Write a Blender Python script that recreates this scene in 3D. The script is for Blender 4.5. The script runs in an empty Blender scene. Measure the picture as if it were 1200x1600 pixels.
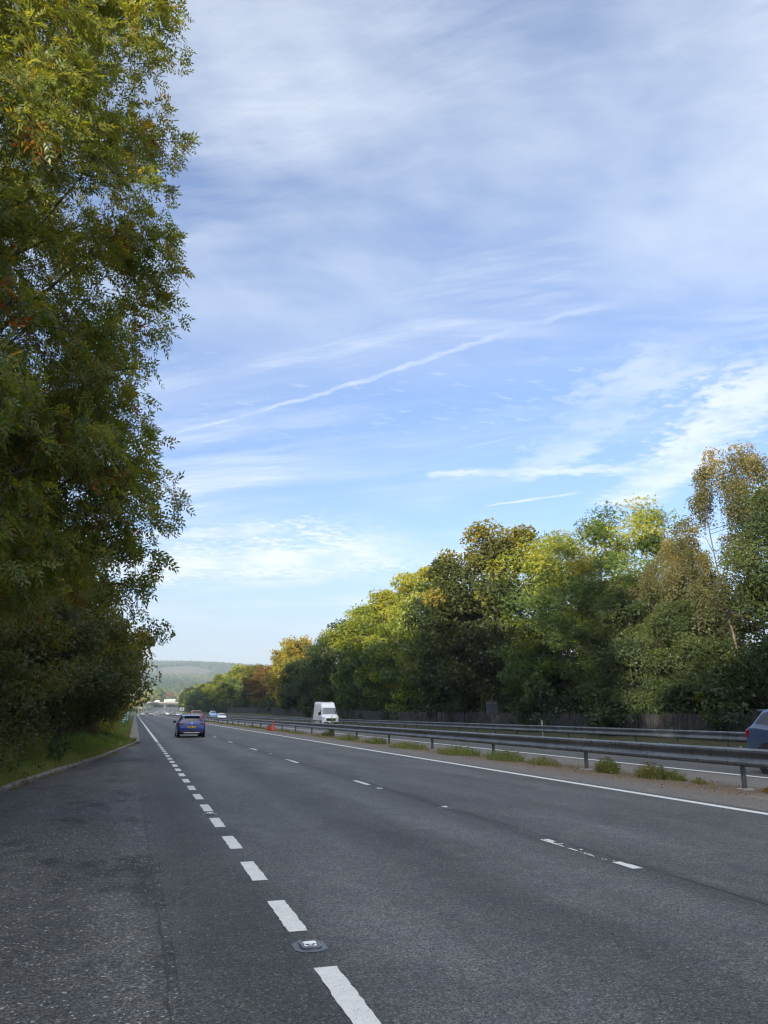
import bpy, bmesh, math, random
import numpy as np
from mathutils import Vector, Matrix
R = math.radians
sc = bpy.context.scene
COL = sc.collection

# ------------------------------------------------------------------ camera
cam_d = bpy.data.cameras.new('camera')
cam_d.sensor_fit = 'VERTICAL'; cam_d.sensor_height = 36.0; cam_d.lens = 27.0
cam_d.clip_start = 0.1; cam_d.clip_end = 20000
cam = bpy.data.objects.new('camera', cam_d); COL.objects.link(cam)
cam.location = (0, 0, 1.6)
cam.rotation_euler = (R(90 + 14.619), 0, R(-17.415))
sc.camera = cam

# ------------------------------------------------------------------ light
SUN_AZ, SUN_EL = -136.0, 8.8          # azimuth clockwise from the road direction (+Y); the sun is to the left, a little behind
SKY_STRENGTH = 0.15
SUN_STRENGTH = 5.0
EXPOSURE = 1.22
sun_d = bpy.data.lights.new('sun', 'SUN'); sun_d.energy = SUN_STRENGTH; sun_d.angle = R(0.5); sun_d.color = (1.0, 0.87, 0.66)
sun = bpy.data.objects.new('sun', sun_d); COL.objects.link(sun)
sv = Vector((math.sin(R(SUN_AZ)) * math.cos(R(SUN_EL)), math.cos(R(SUN_AZ)) * math.cos(R(SUN_EL)), math.sin(R(SUN_EL))))
sun.rotation_euler = sv.to_track_quat('Z', 'Y').to_euler()
sc.view_settings.view_transform = 'Standard'; sc.view_settings.look = 'None'
sc.view_settings.gamma = 1.0; sc.view_settings.exposure = EXPOSURE; sc.view_settings.use_curve_mapping = False
try:
    sc.cycles.max_bounces = 6; sc.cycles.diffuse_bounces = 3; sc.cycles.glossy_bounces = 2
    sc.cycles.transmission_bounces = 4; sc.cycles.volume_bounces = 0; sc.cycles.use_denoising = True; sc.cycles.filter_width = 1.25
    sc.cycles.sample_clamp_indirect = 6.0
except Exception: pass

class NT:
    """small helper to write node trees"""
    def __init__(s, tree): s.t = tree; s.n = tree.nodes; s.l = tree.links
    def new(s, typ, **kw):
        n = s.n.new(typ)
        for k, v in kw.items(): setattr(n, k, v)
        return n
    def put(s, sock, v):
        if hasattr(v, 'is_linked') or isinstance(v, bpy.types.NodeSocket): s.l.new(v, sock)
        elif v is not None:
            try: sock.default_value = v
            except Exception: sock.default_value = (*v, 1.0)
    def math(s, op, a, b=None, c=None, clamp=False):
        n = s.new('ShaderNodeMath', operation=op, use_clamp=clamp)
        for i, v in enumerate((a, b, c)):
            if v is not None: s.put(n.inputs[i], v)
        return n.outputs[0]
    def vmath(s, op, a, b=None):
        n = s.new('ShaderNodeVectorMath', operation=op)
        s.put(n.inputs[0], a)
        if b is not None: s.put(n.inputs[1], b)
        return n.outputs['Value'] if op in ('DOT_PRODUCT', 'LENGTH', 'DISTANCE') else n.outputs[0]
    def noise(s, vec, scale, detail=4.0, rough=0.5, dist=0.0, col=False):
        n = s.new('ShaderNodeTexNoise'); s.put(n.inputs['Vector'], vec)
        n.inputs['Scale'].default_value = scale; n.inputs['Detail'].default_value = detail
        n.inputs['Roughness'].default_value = rough; n.inputs['Distortion'].default_value = dist
        return n.outputs['Color' if col else 'Fac']
    def voro(s, vec, scale, feature='F1', out='Distance', rnd=1.0):
        n = s.new('ShaderNodeTexVoronoi', feature=feature); s.put(n.inputs['Vector'], vec)
        n.inputs['Scale'].default_value = scale; n.inputs['Randomness'].default_value = rnd
        return n.outputs[out]
    def ramp(s, fac, stops, interp='LINEAR'):
        n = s.new('ShaderNodeValToRGB'); cr = n.color_ramp; cr.interpolation = interp
        while len(cr.elements) > 1: cr.elements.remove(cr.elements[-1])
        for i, (p, c) in enumerate(stops):
            e = cr.elements[0] if i == 0 else cr.elements.new(p)
            e.position = p
            e.color = (c, c, c, 1) if isinstance(c, (int, float)) else (*c, 1)
        s.put(n.inputs[0], fac); return n.outputs[0]
    def smooth(s, v, a, b, lo=0.0, hi=1.0):
        n = s.new('ShaderNodeMapRange', interpolation_type='SMOOTHSTEP')
        s.put(n.inputs[0], v)
        for i, q in enumerate((a, b, lo, hi)): s.put(n.inputs[1 + i], q)
        return n.outputs[0]
    def mix(s, f, a, b, mode='MIX'):
        n = s.new('ShaderNodeMix', data_type='RGBA', blend_type=mode)
        s.put(n.inputs[0], f); s.put(n.inputs[6], a); s.put(n.inputs[7], b)
        return n.outputs[2]
    def bump(s, h, strength=0.3, dist=0.01, normal=None):
        n = s.new('ShaderNodeBump'); n.inputs['Strength'].default_value = strength; n.inputs['Distance'].default_value = dist
        s.put(n.inputs['Height'], h)
        if normal is not None: s.put(n.inputs['Normal'], normal)
        return n.outputs[0]
    def mapping(s, vec, scale=(1, 1, 1), rot=(0, 0, 0), loc=(0, 0, 0)):
        n = s.new('ShaderNodeMapping'); s.put(n.inputs[0], vec)
        n.inputs['Scale'].default_value = scale; n.inputs['Rotation'].default_value = rot; n.inputs['Location'].default_value = loc
        return n.outputs[0]

# ------------------------------------------------------------------ sky
world = bpy.data.worlds.new('World'); sc.world = world; world.use_nodes = True
W = NT(world.node_tree)
bg = world.node_tree.nodes['Background']; bg.inputs[1].default_value = SKY_STRENGTH
sky = W.new('ShaderNodeTexSky', sky_type='NISHITA'); sky.sun_disc = False
sky.sun_elevation = R(SUN_EL); sky.sun_rotation = R(SUN_AZ % 360); sky.altitude = 60; sky.air_density = 1.0; sky.dust_density = 0.6; sky.ozone_density = 2.0
tc = W.new('ShaderNodeTexCoord')
dirv = W.vmath('NORMALIZE', tc.outputs['Generated'])
sep = W.new('ShaderNodeSeparateXYZ'); W.put(sep.inputs[0], dirv)
dz = sep.outputs[2]
inv = W.math('DIVIDE', 1.0, W.math('MAXIMUM', W.math('ADD', dz, 0.02), 0.02))
cmb = W.new('ShaderNodeCombineXYZ')
W.put(cmb.inputs[0], W.math('MULTIPLY', sep.outputs[0], inv)); W.put(cmb.inputs[1], W.math('MULTIPLY', sep.outputs[1], inv))
P = cmb.outputs[0]                                   # position on the cloud layer (layer height = 1)
warp = W.vmath('SCALE', W.vmath('SUBTRACT', W.noise(P, 0.9, 3, 0.5, 0, True), (0.5, 0.5, 0.5)), None)
warp.node.inputs['Scale'].default_value = 0.42
PW = W.vmath('ADD', P, warp)
AX = math.atan2(-0.60, 0.80)                         # direction the high wind combs the cirrus
st1 = W.mapping(PW, (0.42, 1.9, 1), (0, 0, 0)); st1.node.vector_type = 'POINT'
rotP = W.mapping(PW, (1, 1, 1), (0, 0, -AX))
st1 = W.mapping(rotP, (0.35, 1.7, 1), (0, 0, 0), (3.1, 1.7, 0))
st2 = W.mapping(rotP, (0.75, 6.0, 1), (0, 0, 0), (0.3, 8.1, 0))
st3 = W.mapping(P, (3.0, 7.0, 1), (0, 0, 0.9), (2.0, 3.0, 0))
big = W.noise(st1, 1.0, 9, 0.62)
st4 = W.mapping(W.mapping(P, (1, 1, 1), (0, 0, -AX - 0.35)), (1.6, 14.0, 1), (0, 0, 0), (5.0, 2.0, 0))
fine = W.math('ADD', W.math('MULTIPLY', W.noise(st2, 1.0, 9, 0.68), 0.68), W.math('MULTIPLY', W.noise(st4, 1.0, 8, 0.66), 0.32))
rip = W.noise(st3, 4.0, 3, 0.6)
veil = W.smooth(dz, 0.36, 0.56)                      # a thin sheet of cirrostratus overhead
low = W.math('MULTIPLY', W.smooth(dz, 0.07, 0.15), W.smooth(dz, 0.36, 0.22))
c1 = W.smooth(big, 0.38, 0.66)
c2 = W.smooth(fine, 0.40, 0.70)
streak = W.math('MULTIPLY', W.math('MULTIPLY', c1, W.smooth(W.noise(PW, 0.55, 3, 0.5), 0.36, 0.60)), W.math('ADD', W.math('MULTIPLY', c2, 0.75), 0.35))
streak = W.math('MULTIPLY', streak, W.math('ADD', W.math('MULTIPLY', low, 0.45), 0.75))
sheet = W.math('MULTIPLY', veil, W.math('ADD', W.math('MULTIPLY', W.smooth(W.noise(W.mapping(PW, (0.75, 1.15, 1), (0, 0, 0.6)), 1.15, 8, 0.55), 0.32, 0.64), 0.62), W.math('MULTIPLY', W.smooth(fine, 0.36, 0.66), W.math('MULTIPLY', W.smooth(W.noise(P, 1.3, 3, 0.5), 0.35, 0.65), 0.30))))
ripm = W.math('MULTIPLY', W.math('MULTIPLY', W.smooth(rip, 0.50, 0.72), 0.28), W.math('MULTIPLY', W.smooth(dz, 0.30, 0.36), W.smooth(dz, 0.50, 0.42)))
def trail(a, b, w0, w1, amp, wig):
    """a vapour trail between two points of the cloud layer, wider towards b"""
    L = math.hypot(b[0] - a[0], b[1] - a[1]); t = ((b[0] - a[0]) / L, (b[1] - a[1]) / L, 0); n = (-t[1], t[0], 0)
    q = W.vmath('SUBTRACT', P, (a[0], a[1], 0))
    al = W.math('DIVIDE', W.vmath('DOT_PRODUCT', q, t), L)
    nz = W.math('MULTIPLY', W.math('SUBTRACT', W.noise(P, 1.5, 2, 0.5), 0.5), wig)
    fz = W.math('MULTIPLY', W.math('SUBTRACT', W.noise(P, 16.0, 4, 0.6), 0.5), W.math('ADD', W.math('MULTIPLY', al, w1 * 1.6), w0 * 1.5))
    dd = W.math('ABSOLUTE', W.math('ADD', W.math('ADD', W.vmath('DOT_PRODUCT', q, n), nz), fz))
    wd = W.math('MAXIMUM', W.math('ADD', W.math('MULTIPLY', al, w1 - w0), w0), 0.001)
    core = W.smooth(W.math('DIVIDE', dd, wd), 1.0, 0.15)
    span = W.math('MULTIPLY', W.smooth(al, -0.01, 0.05), W.smooth(al, 1.03, 0.72))
    brk = W.smooth(W.noise(P, 3.2, 7, 0.66), 0.32, 0.62, 0.32, 1.0)
    return W.math('MULTIPLY', W.math('MULTIPLY', core, span), W.math('MULTIPLY', brk, amp))
def vp(x, y):                                         # the layer is read a little above the true horizon (see inv)
    k = 1.0; return (x * k, y * k)
def fix(px, py):
    r = math.hypot(px, py); z = 1 / math.sqrt(1 + r * r); k = z / (z + 0.02); return (px * k, py * k)
trails = [trail(fix(0.03, 2.856), fix(1.25, 1.28), 0.012, 0.042, 0.52, 0.16),
          trail(fix(1.12, 3.0), fix(2.1, 2.55), 0.06, 0.12, 0.75, 0.10),
          trail(fix(1.60, 3.40), fix(1.95, 3.0), 0.02, 0.03, 0.6, 0.05),
          trail(fix(2.30, 3.2), fix(1.65, 1.35), 0.22, 0.30, 0.75, 0.25),
          trail(fix(1.55, 3.0), fix(1.35, 1.30), 0.10, 0.26, 0.45, 0.35),
          trail(fix(-0.3, 6.2), fix(1.75, 4.2), 0.60, 0.95, 0.95, 0.9),
          trail(fix(-0.6, 5.0), fix(0.9, 4.1), 0.12, 0.20, 0.7, 0.4),
          trail(fix(1.15, 2.62), fix(1.30, 2.42), 0.005, 0.005, 0.45, 0.0)]
cl = W.math('MAXIMUM', streak, sheet)
cl = W.math('MAXIMUM', cl, ripm)
for tr in trails: cl = W.math('MAXIMUM', cl, tr)
horizon_fade = W.smooth(dz, 0.02, 0.10)
cl = W.math('MULTIPLY', cl, horizon_fade, clamp=True)
sunang = W.vmath('DOT_PRODUCT', dirv, tuple(sv))
fill_k = W.math('ADD', 1.0, W.math('ADD', W.math('MULTIPLY', W.smooth(sunang, 0.1, 1.0), 6.0), W.math('MULTIPLY', W.smooth(dz, 0.74, 0.95), 2.0)))   # unseen cloud, sunward and overhead, brightened to lift the shaded scene
cloud_low = W.mix(1.0, W.mix(veil, (3.15, 3.3, 3.5, 1), (2.72, 2.95, 3.28, 1)), W.mix(1.0, W.mix(W.smooth(fill_k, 1.0, 3.0), (1, 1, 1, 1), (1.08, 1.0, 0.88, 1)), fill_k, 'MULTIPLY'), 'MULTIPLY')  # the brightened unseen cloud is also warmed, to neutralise light in the shade
skyc = W.mix(1.0, sky.outputs[0], (0.66, 0.67, 0.86, 1), 'MULTIPLY')
pale = W.mix(W.math('MULTIPLY', W.smooth(dz, 0.24, 0.0), 0.80), skyc, (1.84, 2.02, 2.36, 1))
W.put(bg.inputs[0], W.mix(cl, pale, cloud_low))

# ------------------------------------------------------------------ materials
def mat(name):
    m = bpy.data.materials.new(name); m.use_nodes = True
    n = NT(m.node_tree); b = m.node_tree.nodes['Principled BSDF']
    return m, n, b
def simple(name, col, rough=0.6, metal=0.0, spec=0.5, coat=0.0, var=0.12, scale=6.0, bump=0.0):
    m, n, b = mat(name)
    t = n.new('ShaderNodeTexCoord').outputs['Object']
    f = n.noise(t, scale, 5, 0.6)
    n.put(b.inputs['Base Color'], n.mix(n.smooth(f, 0.3, 0.7), tuple(c * (1 - var) for c in col) + (1,), tuple(min(1, c * (1 + var)) for c in col) + (1,)))
    b.inputs['Roughness'].default_value = rough; b.inputs['Metallic'].default_value = metal
    b.inputs['Specular IOR Level'].default_value = spec; b.inputs['Coat Weight'].default_value = coat
    if bump: n.put(b.inputs['Normal'], n.bump(n.noise(t, scale * 6, 4, 0.6), bump, 0.01))
    return m
def glow(name, col, s):
    m, n, b = mat(name); b.inputs['Base Color'].default_value = (*col, 1); b.inputs['Emission Color'].default_value = (*col, 1); b.inputs['Emission Strength'].default_value = s
    return m

def asphalt(name, base, rough_amt=1.0, tracks=(), patch=0.25, warm=0.0, stone=85.0, specks=0.5, stains=0.0):
    m, n, b = mat(name)
    t = n.new('ShaderNodeTexCoord').outputs['Object']
    s = n.new('ShaderNodeSeparateXYZ'); n.put(s.inputs[0], t)
    vc = n.voro(t, stone, 'F1', 'Color'); vd = n.voro(t, stone, 'F1', 'Distance')
    sv_ = n.new('ShaderNodeSeparateColor'); n.put(sv_.inputs[0], vc)
    g = n.math('ADD', n.math('MULTIPLY', sv_.outputs[0], 0.9 * rough_amt), 0.58)
    pit = n.smooth(vd, 0.25, 0.75, 1.0, 0.42)
    g = n.math('MULTIPLY', g, pit)
    # bare pale stones
    sp = n.smooth(sv_.outputs[1], 0.965, 0.99)
    big = n.noise(n.mapping(t, (1, 0.22, 1)), 1.1, 5, 0.6)
    med = n.noise(t, 3.3, 4, 0.65)
    g = n.math('MULTIPLY', g, n.smooth(big, 0.25, 0.75, 1 - patch, 1 + patch))
    g = n.math('MULTIPLY', g, n.smooth(med, 0.25, 0.75, 0.88, 1.12))
    g = n.math('MULTIPLY', g, n.smooth(n.noise(t, 36, 3, 0.7), 0.30, 0.70, 0.62, 1.42))
    g = n.math('MULTIPLY', g, n.smooth(n.noise(t, 14, 3, 0.6), 0.30, 0.70, 0.84, 1.16))
    if stains:                                       # old spills, patches of fretted surface
        g = n.math('MULTIPLY', g, n.smooth(n.noise(n.mapping(t, (1.0, 0.55, 1), (0, 0, 0), (4.2, 1.0, 0)), 0.75, 6, 0.62), 0.52, 0.66, 1.0, 1.0 - stains))
        g = n.math('MULTIPLY', g, n.smooth(n.noise(n.mapping(t, (1.0, 0.8, 1), (0, 0, 0), (9.2, 3.0, 0)), 1.3, 6, 0.65), 0.58, 0.72, 1.0, 1.0 + stains * 0.5))
    for x0, w, k in tracks:                          # worn wheel tracks / dark oil strip of a lane
        d = n.math('ABSOLUTE', n.math('SUBTRACT', n.math('ADD', s.outputs[0], n.math('MULTIPLY', n.math('SUBTRACT', big, 0.5), 0.8)), x0))
        g = n.math('MULTIPLY', g, n.smooth(d, w, w * 0.2, 1.0, k))
    colr = n.mix(n.smooth(med, 0.35, 0.7), (base[0], base[1], base[2], 1), (base[0] * (1.05 + warm), base[1] * 1.02, base[2] * (0.93 - warm), 1))
    cc = n.mix(1.0, colr, g, 'MULTIPLY')
    cc = n.mix(n.math('MULTIPLY', sp, specks), cc, (0.32, 0.31, 0.29, 1))
    n.put(b.inputs['Base Color'], cc)
    b.inputs['Roughness'].default_value = 0.72; b.inputs['Specular IOR Level'].default_value = 0.4
    h = n.math('SUBTRACT', n.math('MULTIPLY', sv_.outputs[0], 0.5), n.math('MULTIPLY', vd, 1.0))
    n.put(b.inputs['Normal'], n.bump(h, 0.9, 0.006))
    return m
M = {}
M['road'] = asphalt('road_asphalt', (0.098, 0.101, 0.108), 1.0, ((2.2, 0.75, 1.28), (4.35, 0.65, 1.26), (3.25, 0.55, 0.78), (6.55, 0.7, 1.14), (8.75, 0.7, 1.14), (5.25, 0.3, 0.68), (0.85, 0.75, 0.66)), 0.22, 0.02, 85.0, 0.5, 0.16)
M['layby'] = asphalt('lay_by_asphalt', (0.071, 0.073, 0.078), 1.15, ((0.72, 0.42, 0.66), (0.05, 0.4, 1.2)), 0.34, 0.05, 62.0, 0.95, 0.62)
M['far_road'] = asphalt('far_road_asphalt', (0.098, 0.101, 0.108), 0.8, ((17.2, 0.9, 1.15), (21.0, 0.9, 1.15)), 0.15)

# dirt and worn paving of the central strip
m, n, b = mat('central_dirt'); t = n.new('ShaderNodeTexCoord').outputs['Object']; s = n.new('ShaderNodeSeparateXYZ'); n.put(s.inputs[0], t)
f1 = n.noise(n.mapping(t, (1, 0.35, 1)), 1.4, 6, 0.65); f2 = n.noise(t, 26, 4, 0.7); vc = n.voro(t, 55, 'F1', 'Color'); q = n.new('ShaderNodeSeparateColor'); n.put(q.inputs[0], vc)
dm = n.math('ADD', n.math('ABSOLUTE', n.math('SUBTRACT', s.outputs[0], 12.35)), n.math('MULTIPLY', n.math('SUBTRACT', f1, 0.5), 1.8))
soil = n.smooth(dm, 1.35, 0.35)
cc = n.mix(soil, (0.135, 0.125, 0.115, 1), (0.150, 0.108, 0.076, 1))
cc = n.mix(n.smooth(f1, 0.55, 0.72), cc, (0.21, 0.185, 0.155, 1))
cc = n.mix(1.0, cc, n.math('ADD', n.math('MULTIPLY', q.outputs[0], 0.9), 0.5), 'MULTIPLY')
cc = n.mix(n.smooth(f2, 0.60, 0.75), cc, (0.05, 0.042, 0.034, 1))
n.put(b.inputs['Base Color'], cc); b.inputs['Roughness'].default_value = 0.95
n.put(b.inputs['Normal'], n.bump(n.math('ADD', f2, q.outputs[1]), 0.7, 0.012)); M['dirt'] = m

# grass ground
def earth(name, a, b_, c, scale=1.0):
    m, n, b = mat(name); t = n.new('ShaderNodeTexCoord').outputs['Object']
    f1 = n.noise(t, 0.5 * scale, 6, 0.6); f2 = n.noise(t, 14 * scale, 5, 0.7)
    cc = n.mix(n.smooth(f1, 0.35, 0.65), (*a, 1), (*b_, 1)); cc = n.mix(n.smooth(f2, 0.5, 0.72), cc, (*c, 1))
    n.put(b.inputs['Base Color'], cc); b.inputs['Roughness'].default_value = 0.95; b.inputs['Specular IOR Level'].default_value = 0.2
    n.put(b.inputs['Normal'], n.bump(f2, 0.8, 0.05)); return m
M['verge'] = earth('verge_soil', (0.036, 0.042, 0.018), (0.052, 0.046, 0.026), (0.024, 0.030, 0.013))
M['ground'] = earth('field_ground', (0.060, 0.075, 0.028), (0.095, 0.098, 0.045), (0.045, 0.060, 0.022), 0.06)
# far hillside: woods, with open fields
m, n, b = mat('hill_ground'); t = n.new('ShaderNodeTexCoord').outputs['Object']
f1 = n.noise(t, 0.004, 5, 0.6); v = n.voro(t, 0.10, 'F1', 'Distance'); vcol = n.voro(t, 0.10, 'F1', 'Color'); q = n.new('ShaderNodeSeparateColor'); n.put(q.inputs[0], vcol)
wood = n.mix(q.outputs[0], (0.035, 0.050, 0.018, 1), (0.085, 0.090, 0.030, 1))
n.put(b.inputs['Base Color'], wood); b.inputs['Roughness'].default_value = 1.0; b.inputs['Specular IOR Level'].default_value = 0.0
M['hill'] = m
M['stubble'] = earth('stubble_field', (0.088, 0.088, 0.052), (0.11, 0.102, 0.064), (0.078, 0.082, 0.046), 0.02)

# paint: white thermoplastic, worn through to the stones
def paint(name, base, wear):
    m, n, b = mat(name); t = n.new('ShaderNodeTexCoord').outputs['Object']
    f = n.noise(t, 9, 6, 0.7); g = n.noise(t, 80, 3, 0.6)
    cc = n.mix(n.smooth(f, 0.3, 0.75), (base * 0.86, base * 0.86, base * 0.83, 1), (base, base, base * 0.97, 1))
    cc = n.mix(n.smooth(g, 0.64 - wear, 0.76 - wear), cc, (0.16, 0.16, 0.16, 1))
    n.put(b.inputs['Base Color'], cc); b.inputs['Roughness'].default_value = 0.7
    n.put(b.inputs['Normal'], n.bump(g, 0.5, 0.004)); return m
M['paint'] = paint('line_paint', 0.64, 0.05)
M['kerb'] = simple('kerb_concrete', (0.155, 0.135, 0.108), 0.95, var=0.4, scale=3.0, bump=0.6)
M['drain'] = simple('channel_concrete', (0.17, 0.155, 0.13), 0.95, var=0.5, scale=2.0, bump=0.5)
m, n, b_ = mat('galvanised_steel'); t = n.new('ShaderNodeTexCoord').outputs['Object']
f1 = n.noise(n.mapping(t, (1, 0.5, 1)), 2.2, 6, 0.65); f2 = n.noise(n.mapping(t, (8, 6, 0.7)), 2.0, 5, 0.7); f3 = n.noise(n.mapping(t, (1, 0.8, 2)), 3.1, 6, 0.7)
cc = n.mix(n.smooth(f1, 0.3, 0.7), (0.125, 0.135, 0.15, 1), (0.205, 0.22, 0.24, 1)); cc = n.mix(n.smooth(f2, 0.54, 0.68), cc, (0.085, 0.082, 0.078, 1)); cc = n.mix(n.smooth(f3, 0.67, 0.74), cc, (0.15, 0.085, 0.05, 1))
n.put(b_.inputs['Base Color'], cc); n.put(b_.inputs['Roughness'], n.smooth(f2, 0.4, 0.7, 0.36, 0.62)); b_.inputs['Metallic'].default_value = 0.6
n.put(b_.inputs['Normal'], n.bump(f1, 0.25, 0.02)); M['galv'] = m
M['galv_far'] = simple('weathered_steel', (0.125, 0.135, 0.15), 0.5, 0.55, var=0.3, scale=2.0)
M['post'] = simple('post_steel', (0.13, 0.135, 0.14), 0.6, 0.5, var=0.35, scale=4.0)
M['foot'] = simple('concrete_footing', (0.30, 0.28, 0.25), 0.95, var=0.25, scale=5, bump=0.4)
M['board'] = simple('weathered_boards', (0.019, 0.020, 0.023), 0.9, var=0.45, scale=1.7, bump=0.3)
M['fpost'] = simple('fence_posts', (0.020, 0.020, 0.022), 0.9, var=0.3)
M['bark'] = simple('bark', (0.060, 0.052, 0.042), 0.95, var=0.45, scale=2.5, bump=0.7)
M['greenbark'] = simple('mossy_bark', (0.075, 0.072, 0.042), 0.95, var=0.35, scale=3.0, bump=0.5)
M['birchbark'] = simple('birch_bark', (0.075, 0.068, 0.06), 0.9, var=0.6, scale=3.0, bump=0.4)
M['concrete'] = simple('bridge_concrete', (0.32, 0.295, 0.255), 0.9, var=0.15, scale=0.4)
M['pier'] = simple('shaded_concrete', (0.10, 0.10, 0.115), 0.9, var=0.15, scale=0.4)  # for piers and deck: their shade is put into this darker colour
M['cone'] = simple('cone_plastic', (0.42, 0.048, 0.026), 0.55, var=0.2, scale=4)
M['rubber'] = simple('black_rubber', (0.018, 0.018, 0.020), 0.85, var=0.2)
M['glass'] = simple('dark_glass', (0.014, 0.017, 0.022), 0.06, spec=0.6, coat=0.3, var=0.2, scale=1)
M['glass2'] = simple('grey_glass', (0.06, 0.075, 0.10), 0.08, spec=0.7, coat=0.4, var=0.3, scale=1)
M['trim'] = simple('black_trim', (0.016, 0.016, 0.018), 0.6, var=0.2)
M['alloy'] = simple('alloy_rim', (0.45, 0.46, 0.48), 0.35, 0.8, var=0.1)
M['blue'] = simple('deep_blue_paint', (0.004, 0.030, 0.21), 0.32, 0.0, coat=0.35, var=0.06)
M['suvblue'] = simple('steel_blue_paint', (0.045, 0.075, 0.145), 0.35, 0.15, coat=1.0, var=0.06)
M['red'] = simple('red_paint', (0.36, 0.012, 0.014), 0.3, 0.0, coat=1.0, var=0.06)
M['white'] = simple('white_paint', (0.74, 0.75, 0.77), 0.35, 0.0, coat=0.6, var=0.04)
M['silver'] = simple('silver_paint', (0.42, 0.44, 0.47), 0.35, 0.5, coat=0.6, var=0.05)
M['skyblue'] = simple('pale_blue_paint', (0.22, 0.38, 0.58), 0.35, 0.0, coat=0.6, var=0.05)
M['dark'] = simple('dark_grey_paint', (0.03, 0.032, 0.04), 0.3, 0.2, coat=1.0, var=0.05)
M['chrome'] = simple('bright_trim', (0.75, 0.76, 0.78), 0.2, 1.0, var=0.05)
M['lens'] = simple('clear_lens', (0.62, 0.65, 0.68), 0.1, coat=1.0, var=0.1)
M['redlens'] = simple('red_lens', (0.16, 0.005, 0.010), 0.3, coat=0.2, var=0.1)
M['plate_y'] = simple('yellow_plate', (0.72, 0.46, 0.03), 0.45, var=0.05)
M['plate_w'] = simple('white_plate', (0.72, 0.72, 0.70), 0.45, var=0.05)
M['ink'] = simple('plate_ink', (0.02, 0.02, 0.02), 0.6)
M['sign_back'] = simple('sign_back_grey', (0.035, 0.043, 0.055), 0.7, 0.1, var=0.15)
M['sign_green'] = simple('sign_green', (0.015, 0.19, 0.105), 0.5, var=0.08)
M['sign_pale'] = simple('sign_cream', (0.72, 0.69, 0.52), 0.5, var=0.05)
M['sign_mint'] = simple('sign_mint', (0.36, 0.42, 0.40), 0.5, var=0.12)
M['sign_white'] = simple('sign_white', (0.74, 0.74, 0.72), 0.5, var=0.05)
M['marker'] = simple('grubby_white_plastic', (0.30, 0.30, 0.29), 0.6, var=0.25)
M['ironwork'] = simple('cast_iron', (0.16, 0.17, 0.19), 0.45, 0.6, var=0.3, scale=20, bump=0.3)
M['tar'] = simple('tar_seal', (0.095, 0.105, 0.125), 0.55, var=0.2, scale=15)

def leafmat(name, stops, trans=(0.30, 0.34, 0.04), tw=0.36, gloss=0.025):
    """stops: colour by the leaf's own 'tone' attribute (species, autumn turning, sunlight put into the crown tops), jittered leaf by leaf"""
    m = bpy.data.materials.new(name); m.use_nodes = True; n = NT(m.node_tree)
    m.node_tree.nodes.remove(m.node_tree.nodes['Principled BSDF'])
    out = m.node_tree.nodes['Material Output']
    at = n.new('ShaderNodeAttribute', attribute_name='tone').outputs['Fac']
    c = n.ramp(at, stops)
    d = n.new('ShaderNodeBsdfDiffuse'); n.put(d.inputs[0], c); d.inputs[1].default_value = 0.6
    tr = n.new('ShaderNodeBsdfTranslucent'); n.put(tr.inputs[0], n.mix(1.0, c, (2.1, 1.75, 0.62, 1), 'MULTIPLY'))
    g = n.new('ShaderNodeBsdfGlossy'); g.inputs['Roughness'].default_value = 0.45; g.inputs[0].default_value = (0.8, 0.85, 0.9, 1)
    ms = n.new('ShaderNodeMixShader'); ms.inputs[0].default_value = tw; n.put(ms.inputs[1], d.outputs[0]); n.put(ms.inputs[2], tr.outputs[0])
    m2 = n.new('ShaderNodeMixShader'); m2.inputs[0].default_value = gloss; n.put(m2.inputs[1], ms.outputs[0]); n.put(m2.inputs[2], g.outputs[0])
    n.put(out.inputs[0], m2.outputs[0]); return m
G0 = (0.034, 0.058, 0.017)
M['l_ash'] = leafmat('ash_leaves', [(0, (0.062, 0.098, 0.032)), (0.4, (0.108, 0.152, 0.036)), (0.72, (0.20, 0.215, 0.034)), (0.88, (0.22, 0.195, 0.034)), (0.94, (0.25, 0.10, 0.025)), (1, (0.22, 0.06, 0.02))], tw=.48)
M['l_maple'] = leafmat('sycamore_leaves', [(0, (0.032, 0.046, 0.016)), (0.45, (0.060, 0.074, 0.020)), (0.72, (0.155, 0.160, 0.030)), (1, (0.25, 0.195, 0.032))])
M['l_green'] = leafmat('bright_green_leaves', [(0, (0.034, 0.064, 0.018)), (0.4, (0.066, 0.115, 0.022)), (0.66, (0.200, 0.240, 0.032)), (1, (0.29, 0.28, 0.036))])
M['l_dark'] = leafmat('dark_green_leaves', [(0, (0.024, 0.042, 0.017)), (0.6, (0.044, 0.070, 0.022)), (1, (0.095, 0.115, 0.028))])
M['l_birch'] = leafmat('birch_leaves', [(0, (0.050, 0.058, 0.026)), (0.45, (0.095, 0.098, 0.040)), (1, (0.30, 0.215, 0.050))], gloss=0.02)
M['l_yellow'] = leafmat('yellow_leaves', [(0, (0.080, 0.095, 0.020)), (0.45, (0.180, 0.180, 0.026)), (1, (0.36, 0.27, 0.028))])
M['l_orange'] = leafmat('orange_leaves', [(0, (0.080, 0.056, 0.020)), (0.5, (0.125, 0.085, 0.024)), (1, (0.22, 0.125, 0.026))])
M['l_haw'] = leafmat('hawthorn_leaves', [(0, (0.054, 0.074, 0.032)), (0.6, (0.105, 0.122, 0.038)), (0.95, (0.15, 0.13, 0.036)), (1, (0.16, 0.08, 0.022))])
M['l_grass'] = leafmat('grass_blades', [(0, (0.080, 0.135, 0.028)), (0.5, (0.155, 0.220, 0.046)), (0.85, (0.22, 0.21, 0.075)), (1, (0.30, 0.24, 0.12))], tw=0.3)
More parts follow.
